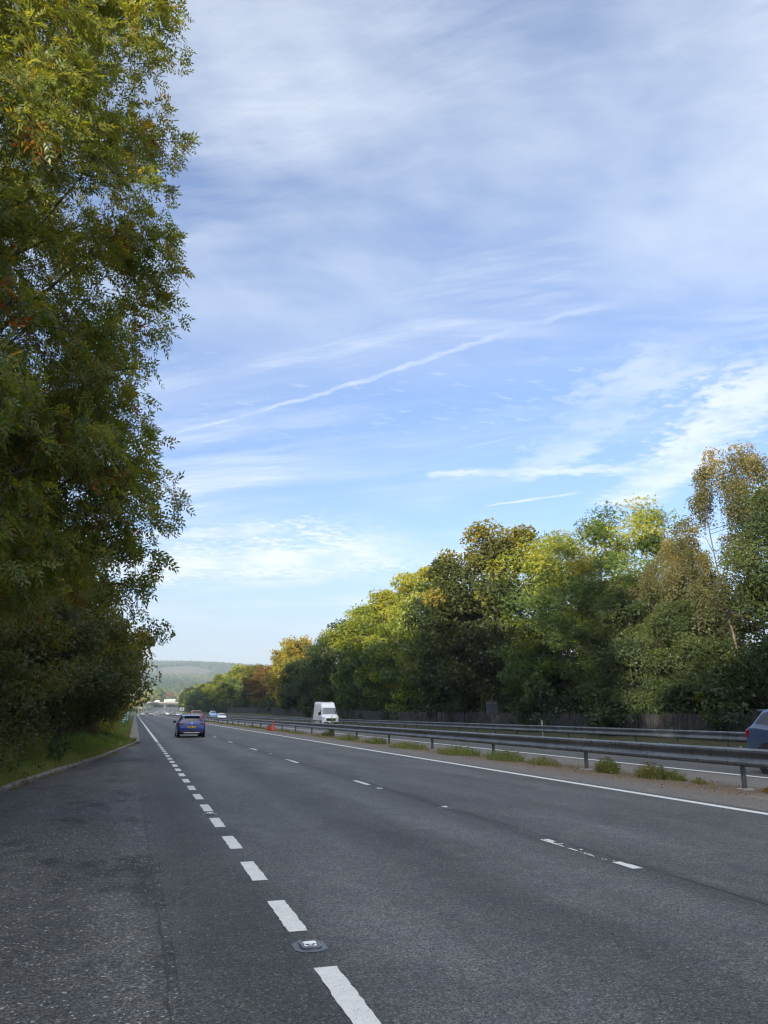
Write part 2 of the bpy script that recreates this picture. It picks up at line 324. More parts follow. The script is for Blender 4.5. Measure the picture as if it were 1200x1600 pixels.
M['l_litter'] = leafmat('fallen_leaves', [(0, (0.10, 0.065, 0.03)), (0.5, (0.20, 0.13, 0.04)), (1, (0.33, 0.24, 0.05))], tw=0.15)
M['l_gold'] = leafmat('golden_autumn_leaves', [(0, (0.14, 0.15, 0.03)), (0.45, (0.30, 0.28, 0.05)), (1, (0.42, 0.33, 0.06))])
M['l_lemon'] = leafmat('lemon_autumn_leaves', [(0, (0.14, 0.18, 0.035)), (0.45, (0.27, 0.31, 0.06)), (1, (0.36, 0.36, 0.07))])
M['l_rust'] = leafmat('rusty_autumn_leaves', [(0, (0.14, 0.085, 0.03)), (0.45, (0.29, 0.165, 0.06)), (1, (0.38, 0.21, 0.07))])
M['l_far'] = leafmat('far_wood_leaves', [(0, (0.022, 0.040, 0.018)), (0.6, (0.055, 0.075, 0.024)), (0.9, (0.120, 0.115, 0.030)), (1, (0.16, 0.095, 0.028))], tw=0.15, gloss=0.0)

# ------------------------------------------------------------------ object helpers
def npmesh(name, V, F, material, tone=None, smooth=False):
    V = np.asarray(V, np.float32).reshape(-1, 3); F = np.asarray(F, np.int32); k = F.shape[1]
    me = bpy.data.meshes.new(name)
    me.vertices.add(len(V)); me.vertices.foreach_set('co', V.ravel())
    me.loops.add(F.size); me.loops.foreach_set('vertex_index', F.ravel())
    me.polygons.add(len(F)); me.polygons.foreach_set('loop_start', np.arange(0, F.size, k, dtype=np.int32))
    me.polygons.foreach_set('loop_total', np.full(len(F), k, np.int32))
    if smooth: me.polygons.foreach_set('use_smooth', np.ones(len(F), bool))
    if tone is not None:
        a = me.attributes.new('tone', 'FLOAT', 'FACE'); a.data.foreach_set('value', np.asarray(tone, np.float32))
    me.materials.append(material); me.update(calc_edges=True)
    return me
def link(name, me, parent=None, loc=(0, 0, 0), rz=0.0):
    o = bpy.data.objects.new(name, me); COL.objects.link(o); o.location = loc; o.rotation_euler = (0, 0, rz)
    if parent is not None: o.parent = parent
    return o
def tag(o, label=None, cat=None, group=None, kind=None):
    if label: o['label'] = label
    if cat: o['category'] = cat
    if group: o['group'] = group
    if kind: o['kind'] = kind
    return o
def empty(name, loc=(0, 0, 0), rz=0.0):
    o = bpy.data.objects.new(name, None); o.empty_display_size = 0.3; COL.objects.link(o); o.location = loc; o.rotation_euler = (0, 0, rz); return o
class MB:
    """collects polygons into one mesh"""
    def __init__(s): s.v = []; s.f = []
    def add(s, V, F):
        o = len(s.v); s.v += [tuple(p) for p in V]; s.f += [tuple(i + o for i in q) for q in F]
    def box(s, x0, x1, y0, y1, z0, z1, mtx=None):
        V = [(x, y, z) for z in (z0, z1) for x, y in ((x0, y0), (x1, y0), (x1, y1), (x0, y1))]
        if mtx is not None: V = [tuple(mtx @ Vector(p)) for p in V]
        s.add(V, [(3, 2, 1, 0), (4, 5, 6, 7), (0, 1, 5, 4), (1, 2, 6, 5), (2, 3, 7, 6), (3, 0, 4, 7)])
    def tube(s, pts, rad, n=7, cap=True):
        pts = [Vector(p) for p in pts]; rings = []
        for i, p in enumerate(pts):
            d = (pts[min(i + 1, len(pts) - 1)] - pts[max(i - 1, 0)]).normalized()
            a = d.cross(Vector((0, 0, 1))); a = a if a.length > 1e-3 else d.cross(Vector((1, 0, 0))); a.normalize(); c = d.cross(a)
            r = rad[i] if hasattr(rad, '__len__') else rad
            rings.append([p + a * (r * math.cos(2 * math.pi * k / n)) + c * (r * math.sin(2 * math.pi * k / n)) for k in range(n)])
        V = [q for rg in rings for q in rg]; F = []
        for i in range(len(pts) - 1):
            for k in range(n): F.append((i * n + k, i * n + (k + 1) % n, (i + 1) * n + (k + 1) % n, (i + 1) * n + k))
        if cap: F += [tuple(range(n))[::-1], tuple(range((len(pts) - 1) * n, len(pts) * n))]
        s.add(V, F)
    def lathe(s, prof, n=20, mtx=None):
        """prof: (radius, height) pairs round the z axis"""
        V = [(r * math.cos(2 * math.pi * k / n), r * math.sin(2 * math.pi * k / n), z) for r, z in prof for k in range(n)]
        if mtx is not None: V = [tuple(mtx @ Vector(p)) for p in V]
        F = [(i * n + k, i * n + (k + 1) % n, (i + 1) * n + (k + 1) % n, (i + 1) * n + k) for i in range(len(prof) - 1) for k in range(n)]
        F += [tuple(range(n))[::-1], tuple(range((len(prof) - 1) * n, len(prof) * n))]
        s.add(V, F)
    def mesh(s, name, material, smooth=False, bevel=0.0):
        me = bpy.data.meshes.new(name); me.from_pydata(s.v, [], s.f)
        if bevel:
            bm = bmesh.new(); bm.from_mesh(me)
            bmesh.ops.bevel(bm, geom=[e for e in bm.edges if len(e.link_faces) == 2 and e.calc_face_angle(0) > 0.6], offset=bevel, segments=2, affect='EDGES', profile=0.5)
            bm.to_mesh(me); bm.free()
        me.materials.append(material)
        if smooth:
            for p in me.polygons: p.use_smooth = True
        me.update(); return me
    def build(s, name, material, parent=None, smooth=False, bevel=0.0, loc=(0, 0, 0)):
        return link(name, s.mesh(name, material, smooth, bevel), parent, loc)

# ------------------------------------------------------------------ road geometry
Y0C = 420.0
def sx(y):                                            # the road swings right far ahead
    d = np.maximum(0.0, np.asarray(y, float) - Y0C); d2 = np.minimum(d, 480); return d2 ** 2 / 9900 + (d - d2) * (2 * 480 / 9900)
def ez(y):                                            # and climbs a little
    d = np.maximum(0.0, np.asarray(y, float) - Y0C); d2 = np.minimum(d, 420); return d2 ** 2 / 36000 + (d - d2) * 0.012
def ysamp(a, b, fine=False):
    pts = list(np.arange(a, min(b, 420), 12.0)) + list(np.arange(max(a, 420), b, 15.0)) + [b]
    return np.array(sorted(set(pts)))
def strip(name, x0, x1, y0, y1, dz, material, nx=1, **kw):
    """a sheet that follows the road between two offsets from its axis"""
    ys = ysamp(y0, y1); xs = np.linspace(x0, x1, nx + 1)
    V = [(x + float(sx(y)), y, float(ez(y)) + dz) for y in ys for x in xs]; k = nx + 1
    F = [(i * k + j, i * k + j + 1, (i + 1) * k + j + 1, (i + 1) * k + j) for i in range(len(ys) - 1) for j in range(nx)]
    me = bpy.data.meshes.new(name); me.from_pydata(V, [], F); me.materials.append(material); me.update()
    return tag(link(name, me), kind='structure', **kw)

END = 1040.0
strip('carriageway', 0.38, 10.25, -40, END, 0.0, M['road'])
strip('central_reserve', 10.25, 15.05, -40, END, -0.004, M['dirt'], 4)
strip('opposite_carriageway', 15.05, 23.3, -40, END, 0.0, M['far_road'])

# kerb line of the lay-by, foot of the kerb at the road side
KERB = [(-3.05, -12), (-3.0, -2), (-2.95, 6), (-2.80, 12), (-2.62, 16.5), (-2.50, 18.14), (-2.30, 20.9), (-1.82, 24.9), (-1.05, 31.0), (-0.35, 38.5), (0.30, 46.0)]
def catmull(pts, k):
    pts = [np.array(p, float) for p in pts]; out = []
    for i in range(len(pts) - 1):
        p0, p1, p2, p3 = pts[max(i - 1, 0)], pts[i], pts[i + 1], pts[min(i + 2, len(pts) - 1)]
        for t in np.linspace(0, 1, k, endpoint=False):
            out.append(0.5 * (2 * p1 + (p2 - p0) * t + (2 * p0 - 5 * p1 + 4 * p2 - p3) * t * t + (3 * p1 - p0 - 3 * p2 + p3) * t ** 3))
    out.append(pts[-1]); return out
KL = [tuple(p) for p in catmull(KERB, 6)]
rng = np.random.default_rng(4)
V = []; F = []
for (x, y) in KL: V += [(x - 0.05, y, -0.003), (0.38, y, -0.003)]
for i in range(len(KL) - 1): F.append((2 * i, 2 * i + 1, 2 * i + 3, 2 * i + 2))
me = bpy.data.meshes.new('lay_by'); me.from_pydata(V, [], F); me.materials.append(M['layby']); tag(link('lay_by', me), kind='structure')
# kerb stones: profile swept along the line, one slightly irregular stone after the other
mb = MB(); acc = 0.0; prev = None; segs = []
for i in range(len(KL) - 1):
    a, c = Vector((*KL[i], 0)), Vector((*KL[i + 1], 0)); L = (c - a).length; nst = max(1, round(L / 0.915))
    for k in range(nst): segs.append((a.lerp(c, k / nst), a.lerp(c, (k + 1) / nst)))
for a, c in segs:
    d = (c - a).normalized(); nrm = Vector((-d.y, d.x, 0)); j = rng.uniform(-0.012, 0.012); h = 0.085 + rng.uniform(-0.012, 0.012)
    a2 = a + d * 0.006; c2 = c - d * 0.006
    prof = [(0.0 + j, -0.05), (0.0 + j, h - 0.03), (0.03 + j, h), (0.15 + j, h), (0.15 + j, -0.05)]
    A = [a2 + nrm * u + Vector((0, 0, z)) for u, z in prof]; B = [c2 + nrm * u + Vector((0, 0, z)) for u, z in prof]
    mb.add(A + B, [(i, i + 1, i + 6, i + 5) for i in range(4)] + [(4, 3, 2, 1, 0), (5, 6, 7, 8, 9)])
tag(mb.build('kerb', M['kerb']), kind='structure')
# concrete drainage channel beside the hard edge, beyond the lay-by
mb = MB(); y = 46.3
while y < 400:
    L = 2.4 if y < 130 else 9.0
    j = rng.uniform(-0.02, 0.02); mb.box(-0.22 + j, 0.37 + j * 0.5, y, y + L - 0.03, -0.06, 0.035 + rng.uniform(-0.008, 0.008)); y += L
tag(mb.build('drain_channel', M['drain'], bevel=0.01), kind='structure')

# ------------------------------------------------------------------ markings
def stripe(mb, x, y0, y1, w, z=0.004, rag=0.0, seg=0.25):
    """a painted bar with slightly ragged edges"""
    n = max(1, int((y1 - y0) / seg)) if y1 < 60 else max(1, int((y1 - y0) / 12)); V = []; F = []
    for i in range(n + 1):
        y = y0 + (y1 - y0) * i / n; s0 = float(sx(y)); z0 = float(ez(y)) + z
        V += [(x + s0 - w / 2 + rng.uniform(-rag, rag), y, z0), (x + s0 + w / 2 + rng.uniform(-rag, rag), y, z0)]
    F = [(2 * i, 2 * i + 1, 2 * i + 3, 2 * i + 2) for i in range(n)]; mb.add(V, F)
mb = MB(); y = 4.46 - 1.92 * 3
while y < 46:                                          # broken edge line across the mouth of the lay-by
    stripe(mb, 1.30, y, y + 1.02, 0.15, rag=0.006, seg=0.06); y += 1.90
stripe(mb, 1.30, 46.6, END, 0.17, rag=0.004)
tag(mb.build('edge_line_marking', M['paint']), kind='structure')
mb = MB(); stripe(mb, 9.92, -40, 60, 0.20, rag=0.006, seg=0.4); stripe(mb, 9.92, 60, END, 0.22)
stripe(mb, 15.33, -40, 60, 0.20, rag=0.006, seg=0.4); stripe(mb, 15.33, 60, END, 0.22); stripe(mb, 22.75, -40, 60, 0.20, rag=0.006, seg=0.4); stripe(mb, 22.75, 60, END, 0.22)
tag(mb.build('solid_line_marking', M['paint']), kind='structure')
# lane line: worn bars
mb = MB()
def worn(mb, x, y0, y1, w, keep):
    """thermoplastic bar flaked away: only the grid cells that survive, keep(u, v) gives the chance (u along, v across)"""
    nu, nv = int((y1 - y0) / 0.035), 7
    fld = rng.random((nu // 3 + 2, 4))
    for i in range(nu):
        for j in range(nv):
            u, v = (i + .5) / nu, (j + .5) / nv
            fu, fv = i / 3, j / 2.4; a, c = int(fu), min(int(fv), 2)
            r = fld[a, c] * (1 - fu + a) * (1 - fv + c) + fld[a + 1, c] * (fu - a) * (1 - fv + c) + fld[a, c + 1] * (1 - fu + a) * (fv - c) + fld[a + 1, c + 1] * (fu - a) * (fv - c)
            if r * 0.8 + rng.random() * 0.2 < keep(u, v):
                xa = x - w / 2 + w * j / nv; ya = y0 + (y1 - y0) * i / nu; q = 0.0
                mb.add([(xa, ya, 0.004), (xa + w / nv, ya, 0.004), (xa + w / nv, ya + (y1 - y0) / nu, 0.004), (xa, ya + (y1 - y0) / nu, 0.004)], [(0, 1, 2, 3)])
worn(mb, 5.20, 7.60, 9.62, 0.125, lambda u, v: 1.2 if u < 0.20 and not (v > .85 and u > .12) else (0.26 + (0.35 if v < 0.35 else -.05) * (1 if u > 0.5 else 0.5) + (0.3 if u > 0.8 else 0)))
worn(mb, 5.20, 16.80, 18.95, 0.12, lambda u, v: 0.9 if u > 0.45 else (0.85 if u < .1 else 0.02))
for k in range(2, 8): worn(mb, 5.20, 7.6 + 9.2 * k, 9.6 + 9.2 * k, 0.125, lambda u, v: 0.62 + 0.3 * (u < .5))
for k in range(8, 80): stripe(mb, 5.20, 7.6 + 9.2 * k, 9.6 + 9.2 * k, 0.12)
for k in range(-1, 80): stripe(mb, 19.1, 3.0 + 9.2 * k, 5.0 + 9.2 * k, 0.12)
tag(mb.build('lane_line_marking', M['paint']), kind='structure')
# longitudinal joint where the lay-by meets the carriageway: a dark sunken crack with crumbled edges
mb = MB(); V = []
ys = np.arange(-10, 46, 0.12); px = 0.42 + np.cumsum(rng.normal(0, 0.012, len(ys))); px = 0.42 + (px - 0.42) * 0.5
for y, x in zip(ys, px):
    w = (0.004 + 0.016 * rng.random() ** 2) * (1 if y > 10 else .5); V += [(x - w, y, 0.0025), (x + w, y, 0.0025)]
F = [(2 * i, 2 * i + 1, 2 * i + 3, 2 * i + 2) for i in range(len(ys) - 1)]; mb.add(V, F)
ys = np.arange(-10, 150, 0.25); V = []
for y in ys:
    w = 0.004 + 0.014 * rng.random() ** 2; x = 5.33 + 0.015 * math.sin(y * .7) + rng.uniform(-.01, .01); V += [(x - w, y, 0.0025), (x + w, y, 0.0025)]
F = [(2 * i, 2 * i + 1, 2 * i + 3, 2 * i + 2) for i in range(len(ys) - 1)]; mb.add(V, F)
tag(mb.build('road_joint', M['trim']), kind='structure')

# ------------------------------------------------------------------ terrain
def hill(x, y):
    """height of the land beyond the road"""
    x = np.asarray(x, float); y = np.asarray(y, float)
    pts_y = [-400, 900, 1250, 2000, 2500, 2680, 3020, 3600, 4000, 5200]
    pts_z = [0, 0, 4, 52, 92, 102, 158, 196, 198, 190]
    b = np.interp(y, pts_y, pts_z)
    w = np.clip((y - 1200) / 900, 0, 1)
    return b + w * (7 * np.sin(x / 310 + 1.2) + 5 * np.sin(x / 133 + y / 260) + 4 * np.sin(y / 190 + x / 500))
def ground_z(x, y):
    x = np.asarray(x, float); y = np.asarray(y, float); xr = x - sx(y)
    e = ez(np.minimum(y, 900))
    z = e * np.clip(1 - (np.abs(xr - 12) - 60) / 160, 0.25, 1)
    left = np.clip((-xr - 0.3) / 6.0, 0, 1) * 0.55                            # bank behind the left kerb
    right = np.clip((xr - 24.2) / 3.0, 0, 1) * (0.25 + np.clip((y - 60) / 140, 0, 1) * 1.2)
    z = z + left + right
    road = (xr > -0.25) & (xr < 23.9)
    lb = (y < 46.5) & (xr > -4.2) & (xr < 1)
    z = np.where(road, e - 0.10, z)
    z = z + hill(x, y)
    return z, lb
xs = np.unique(np.concatenate([np.linspace(-2600, -200, 30), np.linspace(-200, -12, 24), np.arange(-12, 40, 1.0), np.linspace(40, 120, 30), np.arange(120, 420, 8.0), np.linspace(420, 900, 40), np.linspace(900, 2600, 25)]))
ys = np.unique(np.concatenate([np.linspace(-400, -20, 12), np.arange(-20, 60, 2.0), np.arange(60, 440, 12), np.arange(440, 1300, 16), np.arange(1300, 4200, 30), np.linspace(4200, 5200, 8)]))
X, Y = np.meshgrid(xs, ys); Z, _ = ground_z(X, Y); Z = Z - 0.02
# keep the soil under the lay-by and just at kerb-top level behind it
kx = np.interp(Y, [p[1] for p in KL], [p[0] for p in KL])
beh = (Y < 46.2)
Z = np.where(beh & (X < 1.0) & (X > kx - 0.1), -0.12, Z)
bank = 0.07 + 0.45 * np.clip((kx - 0.12 - X) / 5.0, 0, 1)
Z = np.where(beh & (X <= kx - 0.1), bank, Z)
nx_, ny_ = len(xs), len(ys)
idx = np.arange(nx_ * ny_).reshape(ny_, nx_)
F = np.stack([idx[:-1, :-1].ravel(), idx[:-1, 1:].ravel(), idx[1:, 1:].ravel(), idx[1:, :-1].ravel()], 1)
Vt = np.stack([X.ravel(), Y.ravel(), Z.ravel()], 1)
me = npmesh('terrain', Vt, F, M['verge'], smooth=True)
me.materials.append(M['ground']); me.materials.append(M['hill']); me.materials.append(M['stubble'])
cx = Vt[F].mean(1)
mi = np.where(((cx[:, 1] > 60) & ~((cx[:, 0] > 20) & (cx[:, 0] < 40) & (cx[:, 1] < 400))) | (cx[:, 0] > 40) | (cx[:, 0] < -14), 1, 0); mi = np.where(cx[:, 1] > 1280, 2, mi)
def field(x, y):
    u = (x - 155) / 95; v = (y - 2860) / 160
    f1 = (np.abs(u + 0.25 * v) ** 2.4 + np.abs(v) ** 2.4) < 1
    u2 = (x - 60) / 60; v2 = (y - 2760) / 60; f2 = (u2 ** 2 + v2 ** 2) < 1
    return f1 | f2
mi = np.where((cx[:, 1] > 1280) & field(cx[:, 0], cx[:, 1]), 3, mi)
me.polygons.foreach_set('material_index', mi.astype(np.int32))
tag(link('terrain', me), kind='structure')
# a strip of soil that closes the seam right behind the kerb
V = []; F = []
for (x, y) in KL: V += [(x - 0.13, y, 0.062), (x - 0.7, y, 0.085), (x - 1.6, y, 0.16)]
for i in range(len(KL) - 1): F += [(3 * i + 1, 3 * i, 3 * i + 3, 3 * i + 4), (3 * i + 2, 3 * i + 1, 3 * i + 4, 3 * i + 5)]
me = bpy.data.meshes.new('verge'); me.from_pydata(V, [], F); me.materials.append(M['verge']); tag(link('verge', me), kind='structure')
def gz(x, y):
    if y < 46.2:
        k = float(np.interp(y, [p[1] for p in KL], [p[0] for p in KL]))
        if x <= k - 0.1: return 0.07 + 0.45 * min(max((k - 0.12 - x) / 5, 0), 1)
    return float(ground_z(x, y)[0]) - 0.02

# ------------------------------------------------------------------ vegetation
def unit(a): return a / np.maximum(np.linalg.norm(a, axis=-1, keepdims=True), 1e-6)
def leaves(C, D, N, L, Wd):
    """one folded diamond-shaped leaf per row: base C, direction D, normal N"""
    D = unit(D); S = unit(np.cross(D, N)); N2 = np.cross(S, D); L = np.asarray(L)[:, None]; Wd = np.asarray(Wd)[:, None]
    V = np.stack([C, C + D * L * 0.42 + S * Wd * 0.5 + N2 * L * 0.05, C + D * L - N2 * L * 0.10, C + D * L * 0.42 - S * Wd * 0.5 + N2 * L * 0.05], 1)
    n = len(C); return V.reshape(-1, 3), np.arange(4 * n).reshape(n, 4)
def star_leaves(rng, C, D, N, L, Wd, tone, k=3):
    """k leaves fanned out from each twig end"""
    Vs, Fs, Ts = [], [], []; o = 0; D = unit(D); S = unit(np.cross(D, N))
    for i in range(k):
        a = (i - (k - 1) / 2) * 0.9 + rng.normal(0, 0.25, len(C))
        d = D * np.cos(a)[:, None] + S * np.sin(a)[:, None] + rng.normal(0, 0.18, C.shape)
        nn = N + rng.normal(0, 0.45, C.shape)
        V, F = leaves(C, d, nn, L * rng.uniform(0.75, 1.15, len(C)), Wd * rng.uniform(0.8, 1.2, len(C)))
        Vs.append(V); Fs.append(F + o); Ts.append(tone + rng.normal(0, 0.05, len(C))); o += len(V)
    return np.concatenate(Vs), np.concatenate(Fs), np.concatenate(Ts)

def crown_clumps(rng, H, base, rx, ry, n, prof, hollow=0.35, lobes=5):
    """centres of the leaf masses inside an uneven crown"""
    ph = rng.uniform(0, 6.28, 6); out = []
    while len(out) < n:
        u = rng.random(); a = rng.uniform(0, 2 * math.pi)
        rad = float(np.interp(u, [p[0] for p in prof], [p[1] for p in prof]))
        rad *= 1 + 0.20 * math.sin(lobes * a + ph[0] + 5 * u) + 0.16 * math.sin(3 * a + ph[1] - 7 * u) + 0.12 * math.sin(11 * u + ph[2])
        if rng.random() > rad + 0.15: continue
        q = math.sqrt(rng.uniform(hollow, 1))
        out.append((rx * rad * q * math.cos(a), ry * rad * q * math.sin(a), base + (H - base) * u, q))
    return np.array(out)
ROUND = [(0, .55), (.15, .85), (.4, 1.0), (.65, .98), (.85, .80), (1, .42)]
OVAL = [(0, .6), (.2, .88), (.45, 1.0), (.7, .9), (.9, .62), (1, .28)]
TALL = [(0, .8), (.25, 1.0), (.55, .9), (.8, .65), (.93, .4), (1, .1)]
SKIRT = [(0, .95), (.3, 1.0), (.6, .9), (.85, .6), (1, .2)]
SPIRE = [(0, .8), (.3, .9), (.6, .65), (.85, .35), (1, .06)]
def branches(rng, H, cl, trunk_r, n_limb, lean=(0, 0), n=6, top=0.88, multi=1):
    mb = MB()
    for s in range(multi):
        off = rng.normal(0, trunk_r * 2.2, 2) if multi > 1 else np.zeros(2)
        tp = []; k = 9; w = rng.normal(0, 0.02 * H / 8, (k, 2)).cumsum(0)
        for i in range(k):
            t = i / (k - 1); tp.append((off[0] * (1 + 3 * t) + w[i, 0] + lean[0] * t, off[1] * (1 + 3 * t) + w[i, 1] + lean[1] * t, -0.25 + t * (H * top + 0.25)))
        mb.tube(tp, [trunk_r * (1.25 if i == 0 else 1 - 0.9 * i / (k - 1)) / (1 if multi == 1 else 1.5) for i in range(k)], n)
        sel = cl[rng.permutation(len(cl))[:max(1, n_limb // multi)]]
        for c in sel:
            hd = math.hypot(c[0], c[1]); zs = min(max(c[2] - hd * rng.uniform(0.5, 1.1), 0.12 * H), H * top * 0.95)
            t = (zs + .25) / (H * top + .25); f = t * (k - 1); i0 = min(int(f), k - 2); fr = f - i0
            st = Vector(tp[i0]).lerp(Vector(tp[i0 + 1]), fr); en = Vector(c[:3]); mid = st.lerp(en, 0.5) + Vector((0, 0, -0.06 * hd)) + Vector(rng.normal(0, 0.08 * (hd + .5), 3))
            r0 = trunk_r * max(0.16, (1 - 0.9 * t)) * 0.5
            pts = [st, st.lerp(mid, .55), mid, mid.lerp(en, .6), en]
            mb.tube(pts, [r0, r0 * .75, r0 * .55, r0 * .35, r0 * .12], 5, cap=False)
    return mb
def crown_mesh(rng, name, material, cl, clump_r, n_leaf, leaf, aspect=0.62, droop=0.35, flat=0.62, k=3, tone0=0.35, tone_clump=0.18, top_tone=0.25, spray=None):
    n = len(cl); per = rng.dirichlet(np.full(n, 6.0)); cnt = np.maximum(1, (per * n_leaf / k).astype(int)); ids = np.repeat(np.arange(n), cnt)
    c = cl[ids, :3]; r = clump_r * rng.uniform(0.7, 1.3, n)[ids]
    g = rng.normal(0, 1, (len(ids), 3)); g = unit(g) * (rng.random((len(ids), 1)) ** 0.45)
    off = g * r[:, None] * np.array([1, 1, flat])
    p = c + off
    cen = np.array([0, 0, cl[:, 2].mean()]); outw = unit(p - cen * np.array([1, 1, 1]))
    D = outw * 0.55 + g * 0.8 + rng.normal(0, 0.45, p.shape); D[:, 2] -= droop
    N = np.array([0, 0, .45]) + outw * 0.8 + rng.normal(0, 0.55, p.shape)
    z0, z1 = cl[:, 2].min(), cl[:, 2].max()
    tone = tone0 + rng.normal(0, tone_clump, n)[ids] + top_tone * ((p[:, 2] - z0) / max(z1 - z0, .1) - 0.5) + rng.normal(0, 0.05, len(ids))  # higher leaves lighter: autumn turning, with sunlight put into the colour
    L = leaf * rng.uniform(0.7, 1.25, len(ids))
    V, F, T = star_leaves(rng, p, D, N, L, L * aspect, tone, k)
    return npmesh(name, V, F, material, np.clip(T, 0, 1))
def ash_mesh(rng, name, material, cl, clump_r, n_leaf, rach=0.26, leaflet=0.085, droop=0.45, flat=0.7, tone0=0.46, brown=0.022):
    """pinnate leaves: a stalk with four pairs of leaflets and one at the tip"""
    n = len(cl); per = rng.dirichlet(np.full(n, 5.0)); cnt = np.maximum(1, (per * n_leaf).astype(int)); ids = np.repeat(np.arange(n), cnt)
    # leaves sit in rosettes at the ends of twigs
    tw = np.maximum(1, cnt // 6); twid = np.repeat(np.arange(n), tw)
    gt = unit(rng.normal(0, 1, (len(twid), 3))) * (rng.random((len(twid), 1)) ** 0.4)
    tp = cl[twid, :3] + gt * (clump_r * rng.uniform(.75, 1.25, n)[twid])[:, None] * np.array([1, 1, flat])
    pick = rng.integers(0, len(twid), len(ids)); c = tp[pick] + rng.normal(0, 0.035, (len(ids), 3)); g = gt[pick]
    cen = np.array([0, 0, cl[:, 2].mean()]); outw = unit(c - cen)
    D = unit(outw * 0.5 + g * 0.5 + rng.normal(0, 0.62, c.shape) + np.array([0, 0, -droop * .6])); N = unit(np.array([0, 0, .40]) + outw * 0.75 + rng.normal(0, .55, c.shape))
    S = unit(np.cross(D, N)); N = np.cross(S, D)
    br = rng.random(len(twid)) < brown
    tone = tone0 + rng.normal(0, 0.14, n)[ids] + rng.normal(0, 0.08, len(ids)); tone = np.where(br[pick], rng.uniform(.9, 1.0, len(ids)), np.clip(tone, 0, .88))
    Ls = rach * rng.uniform(.75, 1.2, len(ids)); Vs, Fs, Ts = [], [], []; o = 0
    for j in range(9):
        t = 1.0 if j == 8 else 0.30 + 0.2 * (j // 2); side = 0 if j == 8 else (1 if j % 2 else -1)
        base = c + D * (Ls * t)[:, None] - np.array([0, 0, 1]) * (Ls * t * t * droop * .55)[:, None]
        d = D * (1.0 if side == 0 else 0.62) + S * side * 0.9 - np.array([0, 0, droop * t * .5]) + rng.normal(0, .14, c.shape)
        l = leaflet * rng.uniform(.8, 1.2, len(ids)) * (1.1 if j == 8 else 0.85 + .2 * math.sin(math.pi * (t - .2)))
        V, F = leaves(base, d, N + rng.normal(0, .25, c.shape), l, l * 0.36)
        Vs.append(V); Fs.append(F + o); Ts.append(tone + rng.normal(0, .03, len(ids))); o += len(V)
    return npmesh(name, np.concatenate(Vs), np.concatenate(Fs), material, np.clip(np.concatenate(Ts), 0, 1)), tp
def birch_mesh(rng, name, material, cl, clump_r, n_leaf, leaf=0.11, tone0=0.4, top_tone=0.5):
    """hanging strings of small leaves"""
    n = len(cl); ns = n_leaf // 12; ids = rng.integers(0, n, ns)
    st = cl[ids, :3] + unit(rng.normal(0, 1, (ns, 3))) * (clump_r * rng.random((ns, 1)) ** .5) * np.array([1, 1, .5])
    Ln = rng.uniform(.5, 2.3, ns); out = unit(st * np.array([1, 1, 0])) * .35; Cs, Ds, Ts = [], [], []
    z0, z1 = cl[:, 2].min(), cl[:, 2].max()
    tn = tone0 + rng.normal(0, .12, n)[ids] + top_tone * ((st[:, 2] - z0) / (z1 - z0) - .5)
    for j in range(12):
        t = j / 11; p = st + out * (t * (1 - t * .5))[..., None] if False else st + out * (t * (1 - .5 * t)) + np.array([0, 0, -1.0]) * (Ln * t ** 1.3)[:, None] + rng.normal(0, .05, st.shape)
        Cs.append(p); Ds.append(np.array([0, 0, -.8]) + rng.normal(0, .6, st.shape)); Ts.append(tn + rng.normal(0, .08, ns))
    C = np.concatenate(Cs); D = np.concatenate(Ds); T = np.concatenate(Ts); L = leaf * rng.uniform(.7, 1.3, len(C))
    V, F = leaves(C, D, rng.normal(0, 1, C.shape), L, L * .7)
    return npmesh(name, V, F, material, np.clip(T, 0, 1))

def plant(name, label, cat, loc, rz, trunk_me, crown_me, group=None, scale=(1, 1, 1), crown_mat=None, tname='trunk', cname='crown'):
    """an Empty at the foot of the plant with its trunk and crown"""
    r = empty(name, loc, rz); r.scale = scale; tag(r, label, cat, group)
    if trunk_me: link(tname, trunk_me, r)
    c = link(cname, crown_me, r)
    if crown_mat is not None:
        c.material_slots[0].link = 'OBJECT'; c.material_slots[0].material = crown_mat
    return r
def species(kind, seed, H, r, leaf=0.24, n_leaf=42000, mat_=None, base=None, prof=None, n_cl=None, cr=None, tone0=.35, top=.3, tr=None):
    rng = np.random.default_rng(seed)
    base = (0.13 * H if base is None else base); n_cl = n_cl or int(50 + H * 5.5)
    cl = crown_clumps(rng, H * 0.97, base, r, r, n_cl, prof or ROUND)
    # the leader carries leaves too
    ax_ = np.array([(rng.normal(0, .35), rng.normal(0, .35), z, .5) for z in np.linspace(base + (H - base) * .35, H * (.95 if kind == 'birch' else .88), 14)]); cl = np.concatenate([cl, ax_])
    tr = tr or H * 0.014
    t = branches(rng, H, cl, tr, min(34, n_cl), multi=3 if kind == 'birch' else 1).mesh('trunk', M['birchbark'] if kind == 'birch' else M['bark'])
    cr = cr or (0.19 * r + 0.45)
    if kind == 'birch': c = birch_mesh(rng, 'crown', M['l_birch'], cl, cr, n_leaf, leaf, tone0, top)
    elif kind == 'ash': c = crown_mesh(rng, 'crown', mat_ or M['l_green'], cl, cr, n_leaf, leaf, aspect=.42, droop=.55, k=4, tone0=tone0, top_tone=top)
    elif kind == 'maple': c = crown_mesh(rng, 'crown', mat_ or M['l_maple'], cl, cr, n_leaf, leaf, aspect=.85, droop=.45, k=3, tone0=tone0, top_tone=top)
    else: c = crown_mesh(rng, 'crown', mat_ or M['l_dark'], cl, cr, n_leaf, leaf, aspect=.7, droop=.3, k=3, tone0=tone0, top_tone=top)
    return t, c

